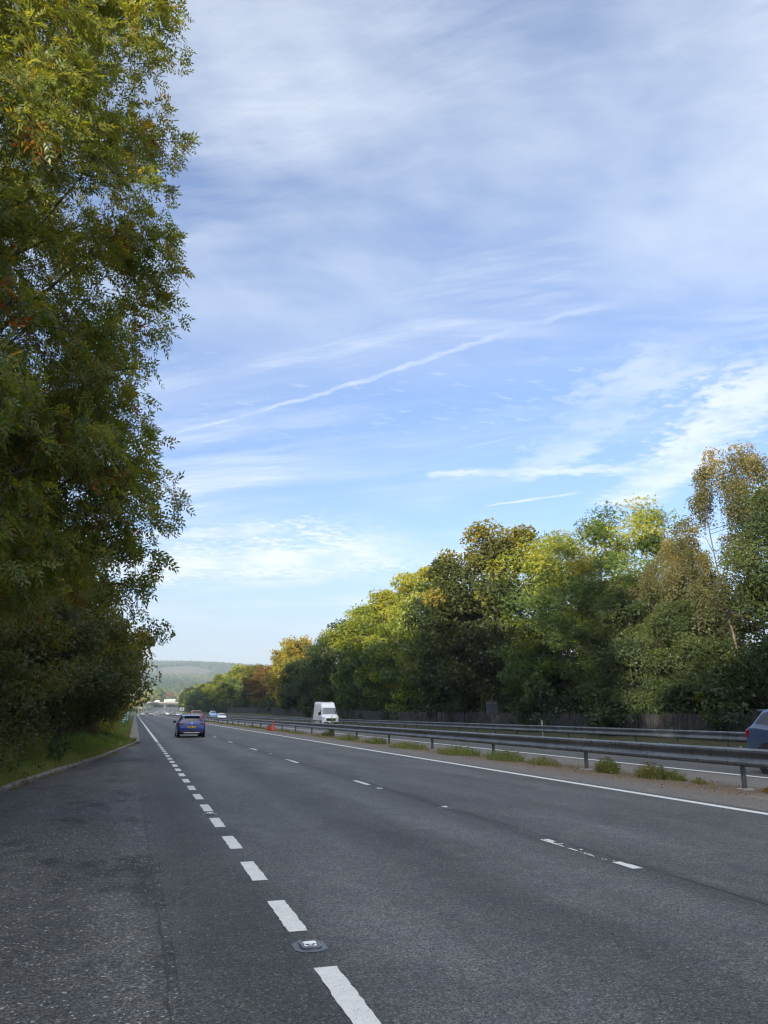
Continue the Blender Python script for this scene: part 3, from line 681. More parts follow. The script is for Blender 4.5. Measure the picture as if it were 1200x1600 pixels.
# ---- the tall ash over the lay-by on the left: its leaves are seen one by one
rng = np.random.default_rng(77)
ASH = Vector((-4.7, 13.2, 0.35))
def at(x, y, z): return (x - ASH.x, y - ASH.y, z - ASH.z, 1.0)
cl = []
ph = rng.uniform(0, 6.28, 5)
while len(cl) < 400:
    u = rng.random(); a = rng.uniform(0, 2 * math.pi); z = 3.4 + 16.2 * u
    rad = 4.55 * float(np.interp(u, [0, .12, .3, .5, .62, .8, .93, 1], [.78, .98, .98, .9, 1.0, .93, .6, .25]))
    rad *= 1 + .13 * math.sin(3 * a + ph[0] + 6 * u) + .10 * math.sin(5 * a + ph[1] - 9 * u)
    q = math.sqrt(rng.uniform(.10, 1))
    if z > 7.5 and rad * q * math.cos(a) < .3 and rng.random() > .22: continue      # the side away from the road is thin
    cl.append((rad * q * math.cos(a), rad * q * math.sin(a), z - ASH.z, q))
# boughs reaching out over the lay-by
for (x, y, z) in [(0.18, 14.4, 13.5), (-.15, 14.2, 13.0), (-.1, 14.0, 14.6), (0.25, 13.9, 9.9), (0.0, 13.6, 10.3), (-.2, 13.9, 10.9), (-.45, 14.2, 11.9), (-.35, 13.9, 7.8), (-.15, 14.3, 8.2), (-.4, 14.1, 7.1),
                  (.45, 14.0, 5.35), (.25, 13.8, 5.7), (.1, 14.3, 6.1), (.2, 14.2, 4.8), (-.1, 14.0, 4.2), (0.1, 13.9, 3.75), (-.5, 13.8, 4.6), (-.8, 13.5, 5.2), (-.4, 13.2, 15.6), (-.3, 13.7, 16.6), (-.6, 14.0, 17.4),
                  (-1.2, 13.4, 6.3), (-1.5, 12.8, 8.0), (-1.4, 13.0, 9.4), (-1.6, 12.6, 11.2), (-1.3, 13.6, 12.4), (-1.9, 11.8, 5.0), (-2.4, 11.4, 6.6), (-2.2, 11.6, 4.3), (-2.9, 11.0, 8.6), (-1.8, 12.2, 13.9), (-2.6, 11.3, 12.4), (-2.4, 11.2, 10.0)]:
    cl.append(at(x, y, z))
cl = np.array(cl)
# nothing of it may hang out of the crown beyond the reach the boughs have
lim = np.interp(cl[:, 2] + ASH.z, [3, 4.5, 5.9, 6.6, 8.5, 9.5, 13.8, 15.5, 20], [-.35, -.15, .0, -1.0, -.95, -.40, -.45, -1.45, -2.4]) - ASH.x
cl[:, 0] = np.minimum(cl[:, 0], lim - rng.random(len(cl)) ** 2 * .5)
mb = branches(rng, 18.5, cl, 0.24, 70, lean=(.5, .3), n=10, top=.92)
ash_trunk = mb.mesh('trunk', M['greenbark'], smooth=True)
ash_crown, twigs = ash_mesh(rng, 'crown', M['l_ash'], cl, 0.74, 50000, .28, .096, tone0=.53)
# fine twigs from each leaf mass to its rosettes
mb = MB(); sel = rng.permutation(len(twigs))[:2600]
for i in sel:
    e = twigs[i]; c = cl[np.argmin(((cl[:, :3] - e) ** 2).sum(1)), :3]
    m_ = (e + c) / 2 + rng.normal(0, .06, 3); mb.tube([tuple(c), tuple(m_), tuple(e)], [.010, .007, .003], 3, cap=False)
r = plant('ash_tree', 'tall ash with feathery leaves leaning over the lay-by, filling the upper left', 'tree', ASH, 0, ash_trunk, ash_crown)
mb.build('twigs', M['bark'], r)

# ---- bushes and small trees under and behind it
def bush(seed, H, r, n, leaf, material, base=0.15, prof=SKIRT, tone0=.35, top=.3, ncl=None, cr=None, ry=None, aspect=.6, flat=.75):
    rng = np.random.default_rng(seed); cl = crown_clumps(rng, H * .95, base, r, ry or r, ncl or int(30 + 14 * H), prof, hollow=.25)
    t = branches(rng, H, cl, .03 + .013 * H, 18, multi=2).mesh('trunk', M['bark'])
    c = crown_mesh(rng, 'crown', material, cl, cr or (.17 * r + .22), n, leaf, aspect=aspect, droop=.25, flat=flat, tone0=tone0, top_tone=top)
    return t, c
def put_bush(name, label, x, y, mesh, rz=0, group=None, s=(1, 1, 1), cat='bush', mt=None):
    return plant(name, label, cat, (x, y, gz(x, y) - .03), rz, mesh[0], mesh[1], group, s, mt, 'stem' if cat == 'bush' else 'trunk', 'foliage' if cat == 'bush' else 'crown')
put_bush('hawthorn_bush', 'big dark hawthorn thicket rising straight from the grass under the ash', -5.2, 19.6, bush(5, 4.9, 2.6, 60000, .085, M['l_haw'], .1))
put_bush('bramble_bush', 'low dark bramble with small leaves at the far left edge of the verge', -4.9, 14.6, bush(6, 2.6, 1.6, 34000, .075, M['l_haw'], .05, tone0=.45))
put_bush('hawthorn_bush', 'rounded dark hawthorn bulging out over the kerb ahead of the ash', -2.55, 29.0, bush(7, 5.6, 2.75, 70000, .095, M['l_haw'], 1.35, ROUND, tone0=.32), cat='tree')
put_bush('hawthorn_bush', 'dark hawthorn between the thicket and the one bulging over the kerb', -4.2, 24.2, bush(8, 5.0, 2.3, 56000, .09, M['l_haw'], .15, tone0=.4))
put_bush('field_maple', 'small yellowing field maple glowing between the dark hawthorn and the ash', -4.4, 34.0, bush(9, 8.3, 3.4, 60000, .13, M['l_yellow'], 1.2, ROUND, tone0=.5, aspect=.85), cat='tree')
put_bush('field_maple', 'yellow green sapling with sunlight painted into its leaves sticking out past the dark hawthorn over the kerb', -2.3, 44.5, bush(10, 6.2, 2.75, 42000, .14, M['l_yellow'], 1.6, ROUND, tone0=.4, aspect=.85), cat='tree')  # stands in shade; its sunlight is put into the yellow leaf colour
put_bush('elder_bush', 'straggly brownish bush with yellow leaves behind the small green road sign', -2.9, 40.0, bush(11, 2.4, 1.3, 12000, .09, M['l_orange'], .1, tone0=.3))
put_bush('elder_bush', 'small yellow leaved bush by the drainage channel beyond the lay-by', -2.2, 55.0, bush(12, 2.5, 1.3, 12000, .11, M['l_yellow'], .1, tone0=.6))
put_bush('hawthorn_bush', 'dark thicket under the ash trunk at the left edge, behind the bramble', -7.2, 15.5, bush(13, 5.6, 2.6, 46000, .10, M['l_haw'], .1, tone0=.45))
put_bush('hawthorn_bush', 'tall dark thicket closing the gap behind the hawthorns on the left', -7.6, 24.0, bush(14, 7.5, 3.2, 52000, .12, M['l_haw'], .1, tone0=.4))

# ---- the belt of trees behind, along the left of the road
belt = [species('oak', 21, 15.5, 5.2, .34, 30000, M['l_dark'], 1.0, TALL, tone0=.45, cr=1.5),
        species('maple', 22, 16.5, 5.4, .36, 28000, M['l_maple'], 1.2, TALL, tone0=.4, cr=1.5),
        species('ash', 23, 16.0, 5.2, .34, 32000, M['l_green'], 1.0, OVAL, tone0=.4, cr=1.5)]
rng = np.random.default_rng(31); y = -80.0; i = 0
while y < 415:
    t, c = belt[i % 3]; near = -10 < y < 12
    x = -12.0 + rng.uniform(-1, 1) - (1.5 if near else 0); s = rng.uniform(1.0, 1.2) * (0.66 if -6 < y < 3 else 0.78 if near else 1.05)
    r = plant('roadside_tree', 'leafy tree in the belt behind the ash along the left verge', 'tree', (x, y, gz(x, y) - .1), rng.uniform(0, 6.28), t, c, 'belt of trees along the left verge', (s * 1.05, s * 1.05, s))
    y += rng.uniform(7.0, 8.6); i += 1

# ---- the row behind the fence on the far side
FG = 'trees behind the wooden fence'
under = [bush(80 + k, 5.2, 3.2, 15000, .24, M['l_dark'], .05, tone0=.4, cr=.9) for k in range(2)]
rng = np.random.default_rng(33); y = -76.0; i = 0
while y < 240:
    x = -9.4 + rng.uniform(-.8, .4) - (1.2 if y < 12 else 0); t, c = under[i % 2]; s = rng.uniform(.9, 1.15)
    plant('hedge_bush', 'dark bush of the hedge under the belt of trees on the left', 'bush', (x, y, gz(x, y) - .1), rng.uniform(0, 6.28), t, c, 'hedge under the belt of trees on the left', (s, s, s), None, 'stem', 'foliage'); y += rng.uniform(4.0, 5.0); i += 1
def far_tree(name, label, x, y, mesh, s=1.0, rz=0.0, sz=None, mt=None, group=FG):
    return plant(name, label, 'tree', (x, y, gz(x, y) - .1), rz, mesh[0], mesh[1], group, (s, s, sz or s), mt)
birch = species('birch', 41, 17.4, 3.7, .115, 46000, base=6.0, prof=[(0, .7), (.3, 1.0), (.6, .85), (.78, .7), (.9, .45), (1, .10)], n_cl=90, cr=.55, tone0=.30, top=.6, tr=.13)
ashA = species('ash', 42, 16.6, 5.2, .20, 84000, M['l_green'], 2.0, ROUND, tone0=.45, top=.5)
ashB = species('ash', 43, 15.4, 4.4, .20, 74000, M['l_dark'], 2.0, OVAL, tone0=.55, top=.25)
mapA = species('maple', 44, 17.8, 5.3, .24, 78000, M['l_maple'], 1.6, ROUND, tone0=.32, top=.55)
mapB = species('maple', 45, 16.8, 5.0, .25, 66000, M['l_maple'], 1.6, OVAL, tone0=.45, top=.5)
limeA = species('oak', 46, 17.2, 5.0, .26, 64000, M['l_green'], 1.4, ROUND, tone0=.5, top=.55)
oakA = species('oak', 47, 16.0, 5.0, .28, 54000, M['l_dark'], 1.0, OVAL, tone0=.5, top=.3)
spire = species('oak', 48, 14.6, 3.6, .26, 38000, M['l_dark'], .8, SPIRE, tone0=.3, top=.2)
yel = species('oak', 49, 16.2, 4.7, .34, 36000, M['l_yellow'], 1.6, ROUND, tone0=.5, top=.5)
far_tree('willow_tree', 'dark green tree at the right edge above the blue car', 31.5, 22.5, ashB, .95, 1.0)
far_tree('ash_tree', 'dark green ash in front of the golden birches, at the right edge', 31.0, 28.5, ashB, .86, 4.0)
far_tree('birch_tree', 'tallest golden birch with hanging twigs rising above the fence row', 33.5, 36.2, birch, 1.26, .4, 1.03)
far_tree('birch_tree', 'lower golden birch at the right edge beside the tallest one', 34.5, 31.5, birch, .88, 2.2)
far_tree('birch_tree', 'thin greyish birch between the golden birch and the bright green ash', 31.5, 39.5, birch, .72, 3.9)
far_tree('ash_tree', 'bright yellow green ash with a rounded top, left of the birches', 32.5, 47.0, ashA, 0.98, .5)
far_tree('ash_tree', 'mid green ash crown low in front of the bright yellow green one', 29.8, 42.5, ashB, .66, 2.5)
far_tree('ash_tree', 'low dark green ash hiding the foot of the birches', 29.9, 37.6, ashB, .52, 5.2)
far_tree('ash_tree', 'green ash between the bronze sycamore and the bright yellow green ash', 32.0, 55.0, ashA, .93, 3.0)
far_tree('sycamore_tree', 'big dark sycamore with a bronze top, above the grey sign back', 31.0, 64.0, mapA, 1.02, .9)
far_tree('sycamore_tree', 'dark sycamore filling the gap behind the fence left of the grey sign back', 30.5, 73.0, mapB, .86, 2.0, mt=M['l_dark'])
far_tree('lime_tree', 'yellow topped lime left of the bronze sycamore', 32.0, 84.0, limeA, 1.05, .3)
far_tree('lime_tree', 'green lime with an orange patch, left of the yellow topped lime', 31.0, 95.0, limeA, .95, 2.8)
far_tree('sycamore_tree', 'yellowish green sycamore above the white van', 31.5, 107.0, mapB, .98, 4.2, mt=M['l_green'])
far_tree('oak_tree', 'dark green oak left of the yellowish sycamore above the white van', 31.0, 119.0, oakA, .95, .2)
far_tree('alder_tree', 'dark pointed alder beside bare twigs at the left end of the dark trees', 30.5, 130.0, spire, 1.0, 1.0)
far_tree('alder_tree', 'second dark pointed alder, just left of the first', 30.5, 139.0, spire, .92, 3.0)
far_tree('maple_tree', 'golden yellow maple shining beyond the dark alders', 30.6, 158.0, yel, .97, 1.4)
far_tree('maple_tree', 'golden maple right behind the shining one', 33.0, 172.0, yel, .92, 4.0)
far_tree('oak_tree', 'dark oak under the golden maples, over the broken end of the fence', 29.8, 150.0, oakA, .66, 4.0)
far_tree('cherry_tree', 'rusty orange cherry left of the golden maples', 31.0, 200.0, yel, .74, 2.2, mt=M['l_orange'])
far_tree('cherry_tree', 'smaller brownish cherry just behind the rusty orange one', 31.5, 221.0, mapB, .80, 5.0, mt=M['l_maple'])
far_tree('maple_tree', 'yellow green maple with a pointed top beyond the orange cherry', 31.5, 250.0, yel, .93, .3, mt=M['l_green'])
far_tree('maple_tree', 'yellow green maple beyond the pointed one', 31.5, 285.0, yel, .90, 2.9, mt=M['l_green'])
rng = np.random.default_rng(8); y = 305.0; i = 0
fm = [oakA, limeA, spire, mapB]
while y < 640:
    x = 31.0 + float(sx(y)) + rng.uniform(-1, 1.5)
    far_tree('hedge_tree', 'green tree in the distant row narrowing towards the bridge', x, y, fm[i % 4], rng.uniform(.72, .90), rng.uniform(0, 6.28), group='distant row of dark trees', mt=M['l_dark' if i % 3 else 'l_green']); y += rng.uniform(11, 15); i += 1
# low scrub under them, behind the fence
scrub = [bush(60 + k, 4.6, 2.6, 17000, .20, M['l_dark'], .1, tone0=.35, cr=.75) for k in range(3)]
rng = np.random.default_rng(61); y = 22.0; i = 0
while y < 330:
    x = 30.3 + rng.uniform(-.6, 1.2); s = rng.uniform(.75, 1.1); t, c = scrub[i % 3]
    plant('scrub_bush', 'dark scrub bush under the trees behind the wooden fence', 'bush', (x, y, gz(x, y) - .1), rng.uniform(0, 6.28), t, c, 'scrub behind the wooden fence', (s, s, s), None, 'stem', 'foliage')
    y += rng.uniform(4.2, 5.6) if y < 150 else rng.uniform(8, 11); i += 1
# a second line of trees deeper in the plantation, seen through the gaps
rng = np.random.default_rng(63); y = 18.0; i = 0
while y < 300:
    x = 41.5 + rng.uniform(-2, 3); t, c = belt[i % 3]; s = rng.uniform(.66, .82)
    plant('plantation_tree', 'tree deeper in the plantation glimpsed through the fence row', 'tree', (x, y, gz(x, y) - .1), rng.uniform(0, 6.28), t, c, 'trees deeper in the plantation', (s * 1.1, s * 1.1, s)); y += rng.uniform(8, 12); i += 1

# ---- autumn trees round the bridge
rng = np.random.default_rng(91); amats = [M['l_gold'], M['l_lemon'], M['l_rust'], M['l_lemon'], M['l_green']]
spots = []
for k in range(54):
    y = rng.uniform(840, 1240); a = rng.uniform(-.03, .115); x = y * a
    if -8 < x - float(sx(y)) < 32 and y < 1060: x = float(sx(y)) + rng.choice([-14, 42]) + rng.uniform(-6, 6)
    spots.append((x, y, rng.uniform(1.0, 1.5), rng.integers(0, 5)))
for (x, y) in [(2, 520), (-4, 560), (0, 600), (3, 650), (5, 700), (-2, 470), (7, 742), (-6, 640), (4, 780)]: spots.append((x - 9 + float(sx(y)) * .6, y, rng.uniform(.55, .8), rng.choice([0, 0, 1])))
for x, y, s, k in spots:
    t, c = belt[int(rng.integers(0, 3))]
    plant('autumn_tree', 'autumn tree in the group round the far bridge', 'tree', (x, y, gz(x, y) - .2), rng.uniform(0, 6.28), t, c, 'autumn trees round the far bridge', (s, s, s), amats[int(k)])

# ---- woods on the far hillside: one mass of crowns
rng = np.random.default_rng(15)
bm = bmesh.new(); bmesh.ops.create_icosphere(bm, subdivisions=1, radius=1.0); bm.verts.ensure_lookup_table(); bm.faces.ensure_lookup_table()
iv = np.array([v.co[:] for v in bm.verts]); jf = np.array([[v.index for v in f.verts] for f in bm.faces]); bm.free()
n = 26000; yy = np.sqrt(rng.uniform(1180 ** 2, 3640 ** 2, n)); xx = yy * rng.uniform(-.055, .225, n)
keep = ~field(xx, yy); xx, yy = xx[keep], yy[keep]
edge = rng.random(len(xx)) < np.where((yy > 1500), 1.0, .75); xx, yy = xx[edge], yy[edge]; n = len(xx)
rad = rng.uniform(4.0, 7.5, n) * np.interp(yy, [1200, 3600], [1.0, 1.2]); zz = hill(xx, yy) + ground_z(xx, yy)[0] - hill(xx, yy) + rad * .5
V = iv[None] * np.stack([rad, rad, rad * rng.uniform(.9, 1.35, n)], 1)[:, None, :] * rng.uniform(.75, 1.2, (n, len(iv), 1)) + np.stack([xx, yy, zz], 1)[:, None, :]
F = jf[None] + (np.arange(n) * len(iv))[:, None, None]
tone = np.clip(.45 + .22 * np.sin(xx / 90 + yy / 200) + rng.normal(0, .2, n), 0, 1)
me = npmesh('distant_wood', V.reshape(-1, 3), F.reshape(-1, 3), M['l_far'], np.repeat(tone, len(jf)))
tag(link('distant_wood', me), 'hazy wood covering the far hillside beyond the bridge', 'wood', kind='stuff')

# ---- grass, weeds, litter
def blades(rng, C, Hh, wd, lean=.35):
    n = len(C); a = rng.uniform(0, 6.28, n); d = np.stack([np.cos(a), np.sin(a), np.zeros(n)], 1); s = np.stack([-np.sin(a), np.cos(a), np.zeros(n)], 1)
    l = (rng.random(n) * lean)[:, None]; H_ = Hh[:, None]; w = wd[:, None]; up = np.array([0, 0, 1.0])
    V = np.stack([C - s * w, C + s * w, C + s * w * .7 + d * H_ * l * .35 + up * H_ * .6, C - s * w * .7 + d * H_ * l * .35 + up * H_ * .6,
                  C + d * H_ * l + up * H_ * (1 - .3 * l), ], 1)
    b = np.arange(n)[:, None] * 5
    Q = b + np.array([[0, 1, 2, 3]]); T = b + np.array([[3, 2, 4, 4]])
    return V.reshape(-1, 3), Q, T
def blade_mesh(name, rng, C, Hh, wd, tone, lean=.45, material=None):
    V, Q, T = blades(rng, C, Hh, wd, lean); n = len(C)
    # the tip is a slim quad so that all faces have four corners
    tip = V.reshape(n, 5, 3)[:, 4]; V2 = np.concatenate([V.reshape(n, 5, 3), (tip + np.array([.001, 0, 0]))[:, None]], 1).reshape(-1, 3)
    b = np.arange(n)[:, None] * 6; F = np.concatenate([b + np.array([[0, 1, 2, 3]]), b + np.array([[3, 2, 5, 4]])])
    return npmesh(name, V2, F, material or M['l_grass'], np.concatenate([tone, tone]))
rng = np.random.default_rng(3)
kyx = np.array(KL)
n = 70000; ysm = np.concatenate([10 + 36 * rng.random(n) ** 1.1, rng.uniform(46, 130, 16000)])
kxx = np.where(ysm < 46, np.interp(ysm, kyx[:, 1], kyx[:, 0]), -.20); dd = rng.random(len(ysm)) ** 1.6 * np.where(ysm < 46, 3.4, 2.0)
xsm = kxx - .12 - dd
zsm = np.array([gz(x, y) for x, y in zip(xsm, ysm)]) - .01
pat = .5 + .5 * np.sin(xsm * 1.9 + 3 * np.sin(ysm * .45)) * np.sin(ysm * .8 + xsm)
hh = rng.uniform(.10, .38, len(ysm)) * (.7 + .8 * pat) * np.clip(.55 + dd * .55, .5, 1.7)
tone = np.clip(.42 + .2 * (pat - .5) + rng.normal(0, .14, len(ysm)) + .25 * (dd < .25), 0, 1)
tag(link('verge_grass', blade_mesh('verge_grass', rng, np.stack([xsm, ysm, zsm], 1), hh, rng.uniform(.004, .009, len(ysm)) * np.interp(ysm, [10, 40, 130], [1, 1.5, 4]), tone)), 'rough green grass between the lay-by kerb and the dark hedge', 'grass', kind='stuff')
# broad leaved ground cover at the foot of the hedge
n = 16000; ysm = rng.uniform(11, 46, n); kxx = np.interp(ysm, kyx[:, 1], kyx[:, 0]); dd = .9 + rng.random(n) * 2.6; xsm = kxx - dd
zsm = np.array([gz(x, y) for x, y in zip(xsm, ysm)]) + rng.random(n) ** 1.5 * .62 * np.clip((dd - .5) / 1.6, .2, 1)
C = np.stack([xsm, ysm, zsm], 1); L = rng.uniform(.06, .13, n)
V, F, T = star_leaves(rng, C, rng.normal(0, 1, C.shape) * np.array([1, 1, .4]), np.array([.25, -.1, 1.0]) + rng.normal(0, .35, C.shape), L, L * .6, .5 + rng.normal(0, .2, n), 3)
tag(link('nettle_bed', npmesh('nettle_bed', V, F, M['l_dark'], np.clip(T, 0, 1))), 'low broad leaved weeds at the foot of the dark hedge', 'weeds', kind='stuff')
def tall_tuft(x, y, r, h, n, seed, label, z=None):
    rng = np.random.default_rng(seed); a = rng.uniform(0, 6.28, n); q = r * rng.random(n) ** .7
    C = np.stack([q * np.cos(a), q * np.sin(a), np.full(n, 0.0)], 1)
    me = blade_mesh('blades', rng, C, h * rng.uniform(.5, 1.1, n), rng.uniform(.004, .008, n), np.clip(.62 + rng.normal(0, .15, n), 0, 1), .5)
    tag(link('grass_tuft', me, None, (x, y, gz(x, y) if z is None else z)), label, 'grass tuft')
tall_tuft(-2.75, 24.3, .45, 1.0, 1100, 1, 'tall straw green grass tuft standing in front of the dark hedge')
tall_tuft(-3.3, 22.6, .5, .75, 900, 2, 'broad lower grass tuft left of the tall straw green one')
# weeds along the central barrier
def weed(x, y, r, h, seed, label, tone0=.5, n=520, leafy=.22, mt=None):
    rng = np.random.default_rng(seed); root = empty('weed_clump', (x, y, -.004)); tag(root, label, 'weed', 'weeds under the central barrier')
    a = rng.uniform(0, 6.28, n); q = rng.random(n) ** .6; C = np.stack([q * np.cos(a) * r * .45, q * np.sin(a) * r, np.zeros(n)], 1)
    link('blades', blade_mesh('blades', rng, C, h * rng.uniform(.35, 1.1, n) * (1.1 - .55 * q), rng.uniform(.003, .008, n), np.clip(tone0 + rng.normal(0, .16, n), 0, 1), .8), root)
    m_ = int(n * 2.4 * leafy); a = rng.uniform(0, 6.28, m_); q = rng.random(m_) ** .6; zz = h * rng.random(m_) * (1.05 - .6 * q)
    C = np.stack([q * np.cos(a) * r * .5, q * np.sin(a) * r * 1.05, zz], 1); L = rng.uniform(.03, .075, m_)
    V, F, T = star_leaves(rng, C, rng.normal(0, 1, C.shape) + np.array([0, 0, .5]), np.array([0, 0, 1.0]) + rng.normal(0, .5, C.shape), L, L * .45, np.clip(tone0 + rng.normal(0, .15, m_), 0, 1), 3)
    link('leaves', npmesh('leaves', V, F, mt or M['l_grass'], np.clip(T, 0, 1)), root)
weed(12.95, 54.5, .9, .45, 1, 'dark weed clump under the barrier, near the front of the white van')
weed(12.30, 46.3, 1.3, .42, 2, 'green weed clump right of the dark one beneath the barrier', n=700)
weed(12.40, 41.0, 1.1, .42, 3, 'small weed clump next to a barrier post, fourth from the right post', .42)
weed(12.20, 35.2, 1.6, .34, 4, 'spreading yellowish weed patch between two barrier posts', .62, n=800)
weed(12.25, 29.3, 1.5, .40, 5, 'long green weed patch just right of the spreading yellowish one', .55, n=900)
weed(12.35, 25.4, 1.1, .44, 6, 'bushy green weed with brownish base between the third and second posts', .5, n=700)
weed(12.45, 22.9, .8, .30, 7, 'low reddish weed just left of the second barrier post', .75, n=380)
weed(12.50, 19.35, .50, .47, 8, 'upright leafy green weed right of the second barrier post', .64, n=430, leafy=.35)
weed(12.55, 17.5, .55, .48, 9, 'feathery yellow green weed between the two nearest barrier posts', .78, n=620, leafy=.12)
weed(12.75, 16.9, .45, .30, 10, 'small green sprout beside the feathery yellow green weed', .6, n=300)
weed(12.60, 15.75, .22, .14, 11, 'tiny dry sprig on the bare dirt left of the nearest post', .8, n=120)
weed(12.75, 13.1, .75, .16, 12, 'heap of dry brown stalks to the right of the nearest post', .97, n=800, leafy=.4, mt=M['l_litter'])
weed(12.95, 53.2, .35, 1.5, 13, 'tall leafy weed poking above the barrier before the white van grille', .5, n=200, leafy=1.6)
rng = np.random.default_rng(12); y = 62.0
while y < 150:
    weed(12.4 + rng.uniform(-.3, .3), y, rng.uniform(.5, 1.2), rng.uniform(.15, .35), int(y), 'low scruffy weed under the distant stretch of the barrier', .5, n=260); y += rng.uniform(4, 9)
# fallen leaves and grit against the kerb and on the central strip
n = 2600; t = rng.random(n); ysm = 8 + 36 * t ** 1.3; kxx = np.interp(ysm, kyx[:, 1], kyx[:, 0]); d = np.abs(rng.normal(0, .13, n)) + .015
clus = (np.sin(ysm * 1.7) + np.sin(ysm * .61 + 1) + rng.normal(0, .5, n)) > .25; ysm, kxx, d = ysm[clus], kxx[clus], d[clus]; n = len(d)
C = np.stack([kxx + d, ysm, np.full(n, .006) + rng.random(n) * .012], 1); L = rng.uniform(.025, .07, n)
V, F = leaves(C, rng.normal(0, 1, C.shape) * np.array([1, 1, .12]), np.array([0, 0, 1.0]) + rng.normal(0, .25, C.shape), L, L * .6)
tag(link('leaf_litter', npmesh('leaf_litter', V, F, M['l_litter'], np.clip(rng.beta(1.2, 1.6, n), 0, 1))), 'dry leaves gathered along the kerb of the lay-by', 'litter', kind='stuff')
n = 4800; cl_ = rng.uniform(-14, 120, 260); ysm = rng.choice(cl_, n) + rng.normal(0, .22, n); C = np.stack([12.42 + rng.normal(0, .30, n) + .25 * np.sin(ysm * .7), ysm, np.full(n, -.004)], 1)
tag(link('strip_grass', blade_mesh('strip_grass', rng, C, rng.uniform(.04, .20, n), rng.uniform(.003, .006, n) * np.interp(ysm, [0, 40, 120], [1, 1.6, 4]), np.clip(.82 + rng.normal(0, .16, n), 0, 1), .9)), 'sparse dry grass along the dirt under the central barrier', 'grass', kind='stuff')
n = 2600; C = np.stack([12.4 + rng.normal(0, .55, n), 11 + 50 * rng.random(n) ** 1.5, rng.random(n) * .012], 1); L = rng.uniform(.02, .06, n)
V, F = leaves(C, rng.normal(0, 1, C.shape) * np.array([1, 1, .15]), np.array([0, 0, 1.0]) + rng.normal(0, .35, C.shape), L, L * .55)
tag(link('strip_litter', npmesh('strip_litter', V, F, M['l_litter'], np.clip(rng.beta(1, 3, n), 0, 1))), 'dry stalks and leaves lying on the dirt under the central barrier', 'litter', kind='stuff')

# ------------------------------------------------------------------ barriers, fence, roadside things
def wbeam(face):
    """outline of a corrugated steel beam, 0.37 m high; face = +1/-1 is the side it bulges to"""
    z = [.855, .850, .820, .775, .735, .690, .650, .610, .565, .520, .485, .480]
    u = [.012, .050, .082, .085, .050, .022, .022, .050, .085, .082, .050, .012]
    return [(face * (a + .015), c) for a, c in zip(u, z)]
def beam_mesh(x, y0, y1, dz=0.0, sc_=1.0, both=True, fat=0.0):
    prof = wbeam(-1) + (wbeam(1)[::-1] if both else [(0.02, .48), (0.02, .855)]); ys = ysamp(y0, y1); k = len(prof); V = []; F = []
    for y in ys:
        for u, z in prof: V.append((x + float(sx(y)) + u + (fat if u > 0 else -fat), y, float(ez(y)) + dz + z * sc_ + (fat if z > .84 else -fat if z < .49 else 0)))
    for i in range(len(ys) - 1):
        for j in range(k): F.append((i * k + j, (i + 1) * k + j, (i + 1) * k + (j + 1) % k, i * k + (j + 1) % k))
    F += [tuple(range(k)), tuple(range((len(ys) - 1) * k, len(ys) * k))[::-1]]
    me = bpy.data.meshes.new('beam'); me.from_pydata(V, [], F); return me
def barrier(name, label, x, y0, y1, py0, step, mt, far=False, dz=0.0, stop=None):
    root = empty(name, (0, 0, 0)); tag(root, label, 'barrier')
    me = beam_mesh(x, y0, y1, dz); me.materials.append(mt); link('beam', me, root)
    if not far:
        for k in range(14):                            # lap joints: the next length of beam sleeves over the last
            yy = py0 + 2.6 + step * k; lm = beam_mesh(x, yy - .19, yy + .19, dz, 1.0, True, .006); lm.materials.append(mt); link('lap_joint', lm, root)
    mb = MB(); mb.box(-.05, .05, -.028, .028, -.03, .83); post = mb.mesh('post', M['post'], bevel=.006)
    mb = MB(); mb.box(-.13, .13, -.14, .14, -.02, .035); foot = mb.mesh('footing', M['foot'], bevel=.02)
    mb = MB(); mb.lathe([(.0, .858), (.030, .858), (.034, .866), (.028, .885), (.012, .892), (0, .892)], 10); cap = mb.mesh('bolt', M['galv'])
    y = py0; n = 0
    while y < y1 and n < 96:
        p = link('post', post, root, (x + float(sx(y)), y, float(ez(y)) + dz))
        if not far and y < 60:
            link('footing', foot, p); link('bolt', cap, p)
        y += step if y < 240 else step * 2; n += 1
    if not far:                                        # splice bolts where two lengths of beam overlap
        mb = MB(); y = py0 + 2.6
        while y < 60:
            for zz in (.80, .66, .54):
                for dy in (-.11, .11):
                    u = .10 if zz != .66 else .037
                    m4 = Matrix.Translation((x - u - .004, y + dy, zz)) @ Matrix.Rotation(R(90), 4, 'Y'); mb.lathe([(0, -.012), (.016, -.012), (.016, .008), (.009, .014), (0, .014)], 8, m4)
            for dy in (-.09, .09):
                m4 = Matrix.Translation((x - .06, y + dy, .855)); mb.lathe([(0, 0), (.016, 0), (.016, .014), (.008, .02), (0, .02)], 8, m4)
            y += step
        mb.build('splice_bolts', M['post'], root)
    return root
barrier('crash_barrier', 'galvanised crash barrier on posts along the dirt strip between the carriageways', 12.5, -12, 900, 8.0, 6.2, M['galv'])
barrier('crash_barrier', 'duller crash barrier on the far verge in front of the wooden fence', 23.75, -5, 640, 5.3, 3.2, M['galv_far'], True, -.03)

